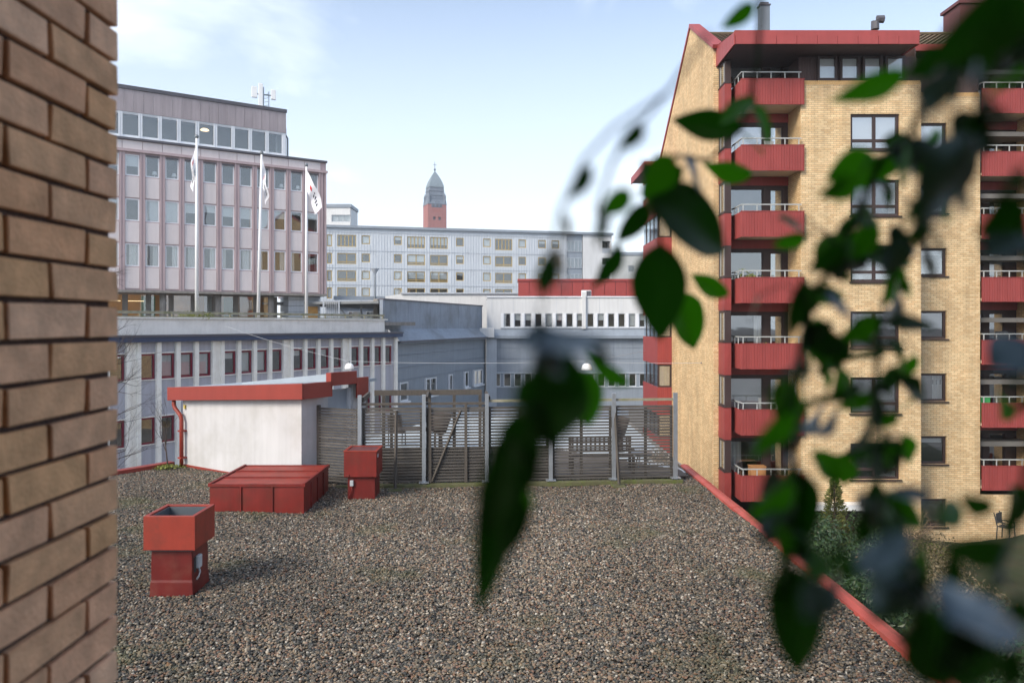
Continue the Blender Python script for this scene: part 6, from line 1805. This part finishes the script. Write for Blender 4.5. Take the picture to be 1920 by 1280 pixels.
LV = [
 # left cluster
 (1392,238,1256,226,52,0.62,0.5,0.03), (1222,372,1382,470,125,0.52,0.3,0.05), (1238,455,1236,645,98,0.55,-0.3,0.02), (1268,548,1312,660,72,0.75,0.2,0.03),
 (1368,552,1292,514,34,0.72,0.6,0.02), (1410,328,1316,308,30,0.7,0.9,0.0), (1262,292,1206,372,62,0.5,0.5,0.0), (1204,300,1240,372,40,0.55,0.8,0),
 (1108,308,1066,378,30,0.33,0.7,0), (1206,232,1160,284,34,0.34,0.6,0), (1182,356,1128,408,44,0.38,0.3,0), (1162,458,1118,552,36,0.55,0.5,0.02), (1130,380,1118,470,26,0.36,0.8,0),
 # centre cluster
 (985,655,1140,622,60,0.27,1.15,0.02), (1060,640,1150,672,26,0.30,0.9,0.0), (1080,690,1112,806,76,0.52,0.2,0.02), (1040,676,1004,830,100,0.33,0.1,0.0), (1070,720,1020,800,70,0.33,-.3,0),
 (985,790,940,940,95,0.33,0.3,0.0), (952,810,905,1168,86,0.30,0.2,0.0), (955,890,984,1040,56,0.33,0.6,0.02), (1000,700,965,770,50,0.28,0.9,0), (1085,690,1070,770,40,.4,.5,0), (1185,720,1090,672,30,.5,.8,0),
 (1030,650,1060,760,84,0.30,0.2,0), (1090,700,1040,830,76,0.31,-0.3,0), (1010,730,1050,850,70,0.32,0.4,0), (1000,780,930,870,76,0.31,0.2,0), (990,840,950,960,70,0.31,0.5,0), (940,860,912,1010,70,0.29,0.2,0), (1005,640,1060,700,60,0.27,1.1,0), (1100,640,1150,690,30,0.3,0.6,0), (975,930,945,1060,52,0.31,0.7,0),
 # upper right
 (1700,132,1558,200,48,0.42,0.5,0.02), (1650,300,1548,338,78,0.48,0.3,0.02), (1655,262,1724,282,44,0.48,-0.2,0), (1758,240,1722,292,36,0.5,0.5,0.02), (1592,408,1668,414,44,0.5,0.2,0.02),
 (1640,340,1656,300,20,0.55,0.2,0), (1560,310,1576,392,34,0.5,0.8,0.02), (1830,252,1700,420,66,0.30,1.05,0.02), (1735,350,1690,430,40,0.34,0.5,0), (1800,280,1740,350,50,.36,.6,0),
 (1930,-10,1750,120,120,0.27,0.3,0.0), (1905,20,1800,66,70,0.25,0.4,0.0), (1760,90,1700,150,50,0.34,0.6,0), (1915,120,1852,190,64,0.32,0.5,0.02), (1850,150,1820,90,44,.3,.4,0), (1780,130,1740,215,46,0.27,1.1,0),
 (1925,390,1838,440,86,0.32,0.2,0.0), (1915,440,1850,485,44,0.3,1.1,0.0), (1920,310,1880,370,40,.32,.7,0),
 # mid right
 (1608,478,1728,490,46,0.50,0.3,0.02), (1676,500,1664,584,58,0.52,0.2,0.03), (1585,556,1498,545,36,0.5,0.4,0.02), (1500,530,1478,640,44,0.45,0.5,0.0), (1506,640,1566,600,34,0.46,0.5,0),
 (1510,640,1592,640,62,0.46,0.5,0.0), (1590,630,1535,705,46,0.48,-0.3,0), (1660,610,1770,606,34,0.46,0.5,0.02), (1620,715,1510,766,26,0.46,0.6,0), (1680,712,1762,752,44,0.48,0.3,0.02), (1640,735,1652,836,28,0.46,0.6,0),
 (1520,848,1594,908,46,0.5,0.2,0.02), (1478,755,1420,880,58,0.36,0.3,0.02), (1485,700,1470,790,36,0.36,0.8,0), (1530,585,1500,520,30,.45,.5,0),
 # lower right
 (1500,880,1480,1070,92,0.38,0.3,0.0), (1480,900,1404,985,64,0.34,0.4,0.02), (1640,900,1618,1030,66,0.38,0.4,0.0), (1740,940,1662,908,34,0.36,1.0,0.02), (1702,1050,1600,1030,52,0.26,1.15,0.02), (1690,1020,1645,960,40,.36,.4,0),
 (1650,1060,1765,1120,84,0.33,0.2,0.0), (1895,1035,1775,1030,64,0.33,0.2,0.0), (1780,1170,1900,1130,70,0.25,1.1,0.02), (1900,1160,1800,1200,74,0.27,0.3,0), (1470,1055,1512,1275,118,0.33,0.2,0.0), (1452,975,1490,1100,36,0.33,0.7,0),
 (1720,1150,1790,1300,140,0.28,0.2,0.0), (1840,1180,1800,1300,90,0.28,-.3,0), (1925,1120,1870,1200,70,0.28,0.3,0), (1760,985,1812,930,44,0.4,0.4,0.02), (1570,1100,1500,1150,40,0.24,1.15,0), (1870,1240,1930,1270,70,.28,.2,0), (1860,960,1800,930,40,.36,.5,0), (1610,1080,1560,1040,36,.3,.6,0),
]
greens = {(1268,548),(1368,552),(1410,328),(1080,690),(1650,300),(1592,408),(1676,500),(1608,478),(1758,240),(1478,755),(1480,900),(1915,120),(1585,556),(1262,292),(955,890),(1520,848),(1182,356),(1560,310),(1640,340),(1760,985),(1700,132),(1185,720),(1452,975)}
for a in LV: leaf(*a, look='green' if (a[0], a[1]) in greens else 'dark')
PL = []
def stem(pts, r):
    PL.append(pts)
    m = MB().tube([tuple(P(x, y, Y)-plant.location) for x, y, Y in pts], r, 6)
    part('stem', m, LM, plant, smooth=True)
stem([(2010,-40,0.3),(1905,20,0.28),(1820,85,0.28),(1745,170,0.33),(1700,262,0.42),(1650,300,0.46),(1610,400,0.48),(1580,470,0.47),(1520,560,0.46),(1505,640,0.45),(1490,720,0.42),(1478,800,0.38),(1490,900,0.37),(1465,1000,0.34),(1470,1060,0.33)], 0.0022)
stem([(1820,85,0.28),(1840,200,0.31),(1800,300,0.33),(1720,420,0.42),(1680,500,0.5),(1650,600,0.47),(1640,740,0.46),(1640,860,0.42),(1650,960,0.36),(1690,1040,0.32),(1720,1150,0.29)], 0.0018)
stem([(1430,-60,0.42),(1420,120,0.52),(1392,238,0.60),(1330,300,0.60),(1265,292,0.55),(1222,372,0.53),(1238,455,0.55),(1255,520,0.66),(1268,548,0.74)], 0.0016)
stem([(1330,60,0.36),(1255,170,0.34),(1200,232,0.34),(1150,300,0.35),(1120,390,0.37),(1135,470,0.5),(1162,458,0.55)], 0.0010)
stem([(1255,170,0.34),(1150,240,0.33),(1095,300,0.33),(1050,400,0.32),(1030,520,0.30),(1010,600,0.28),(1000,690,0.30),(985,790,0.32),(962,830,0.31)], 0.0009)
stem([(1010,600,0.28),(1045,630,0.30),(1085,690,0.45)], 0.0010)
stem([(1920,420,0.31),(1960,700,0.32),(1900,1000,0.32),(1850,1120,0.28),(1780,1170,0.27)], 0.0016)
# leaf stalks: every leaf base joins the nearest stem through a short petiole is too fine to resolve at this blur

# ------------------------------------------------------------------ hazy air
hz_, ht_, hb_, hl_ = new_mat('haze_air')
ht_.nodes.remove(hb_)
pv = ht_.nodes.new('ShaderNodeVolumePrincipled')
pv.inputs['Color'].default_value = (0.90, 0.95, 1.0, 1)
pv.inputs['Density'].default_value = 0.0005
pv.inputs['Anisotropy'].default_value = 0.2
hl_(pv.outputs[0], ht_.nodes['Material Output'].inputs['Volume'])
hzo = part('haze', MB().box(-420, 420, -60, 420, -1.8, 90), hz_, None)
hzo['kind'] = 'stuff'; hzo['label'] = 'thin bright haze in the air'; hzo['category'] = 'haze'

# smaller leaves all along the twigs on the right, each on a short stalk
rr = random.Random(404)
for si, dens in ((0, 56), (1, 54), (6, 26), (2, 8), (4, 6)):
    pts = PL[si]
    for q in range(dens):
        t = rr.random()*(len(pts)-1); i = int(t); f_ = t-i
        x = pts[i][0]+(pts[i+1][0]-pts[i][0])*f_; y = pts[i][1]+(pts[i+1][1]-pts[i][1])*f_; Y = pts[i][2]+(pts[i+1][2]-pts[i][2])*f_
        a = rr.uniform(-0.2, 2.9); a = rr.choice([rr.uniform(0.3, 1.6), rr.uniform(1.5, 2.9)])
        sx, sy = x+rr.uniform(-14,14), y+rr.uniform(0,22)
        ln = rr.uniform(48, 104)
        ex_, ey_ = sx+cos(a)*ln, sy+sin(a)*ln
        look = 'green' if (rr.random() < 0.45 and Y > 0.33) else 'dark'
        leaf(sx, sy, ex_, ey_, ln*rr.uniform(0.38,0.62), Y+rr.uniform(-0.02,0.05), rr.choice([rr.uniform(0,0.7), rr.uniform(0.9,1.15)]) if rr.random() < .8 else 1.1, rr.uniform(0,0.03), look)
        m = MB().tube([tuple(P(x, y, Y)-plant.location), tuple(P((x+sx)/2+4, (y+sy)/2, Y)-plant.location), tuple(P(sx, sy, Y)-plant.location)], 0.0007, 5)
        part('stalk', m, LM, plant, smooth=True)

# fuller growth in the lower right corner and beside the windows
for q in range(64):
    if q < 34: x, y, Y = rr.uniform(1480, 1930), rr.uniform(900, 1270), rr.uniform(0.32, 0.48)
    else: x, y, Y = rr.gauss(1620, 75), rr.uniform(300, 860), rr.uniform(0.42, 0.56)
    if q < 34 and (q % 2 or (x < 1700 and y > 1040)): continue
    a = rr.choice([rr.uniform(0.2, 1.5), rr.uniform(1.6, 3.0)]); ln = rr.uniform(60, 120) if q < 34 else rr.uniform(50, 92)
    leaf(x, y, x+cos(a)*ln, y+sin(a)*ln, ln*rr.uniform(.4,.62), Y, rr.uniform(0,0.7) if rr.random() < .75 else 1.1, rr.uniform(0,.03), 'green' if rr.random() < (0.35 if q < 34 else 0.65) else 'dark')
    dd = min(((px_-x)**2+(py_-y)**2, px_, py_, pY) for st in PL for px_, py_, pY in st)
    part('stalk', MB().tube([tuple(P(x, y, Y)-plant.location), tuple(P((x+dd[1])/2, (y+dd[2])/2-25, (Y+dd[3])/2)-plant.location), tuple(P(dd[1], dd[2], dd[3])-plant.location)], 0.0006, 5), LM, plant, smooth=True)

# alike things share a group
GROUPS = {'ivy_bush': 'ivy bushes in the garden', 'dry_bush': 'dry bushes in the garden', 'potted_plant': 'potted plants on the red balconies',
          'hanging_lamp': 'dome lamps hanging over the street', 'roof_fan_housing': 'red fan housings on the gravel roof',
          'planter_urn': 'planter urns behind the fence', 'flag': 'white flags on the terrace poles'}
for o in COL.objects:
    if o.parent is None:
        k = o.name.split('.')[0]
        if k in GROUPS and 'group' not in o.keys(): o['group'] = GROUPS[k]
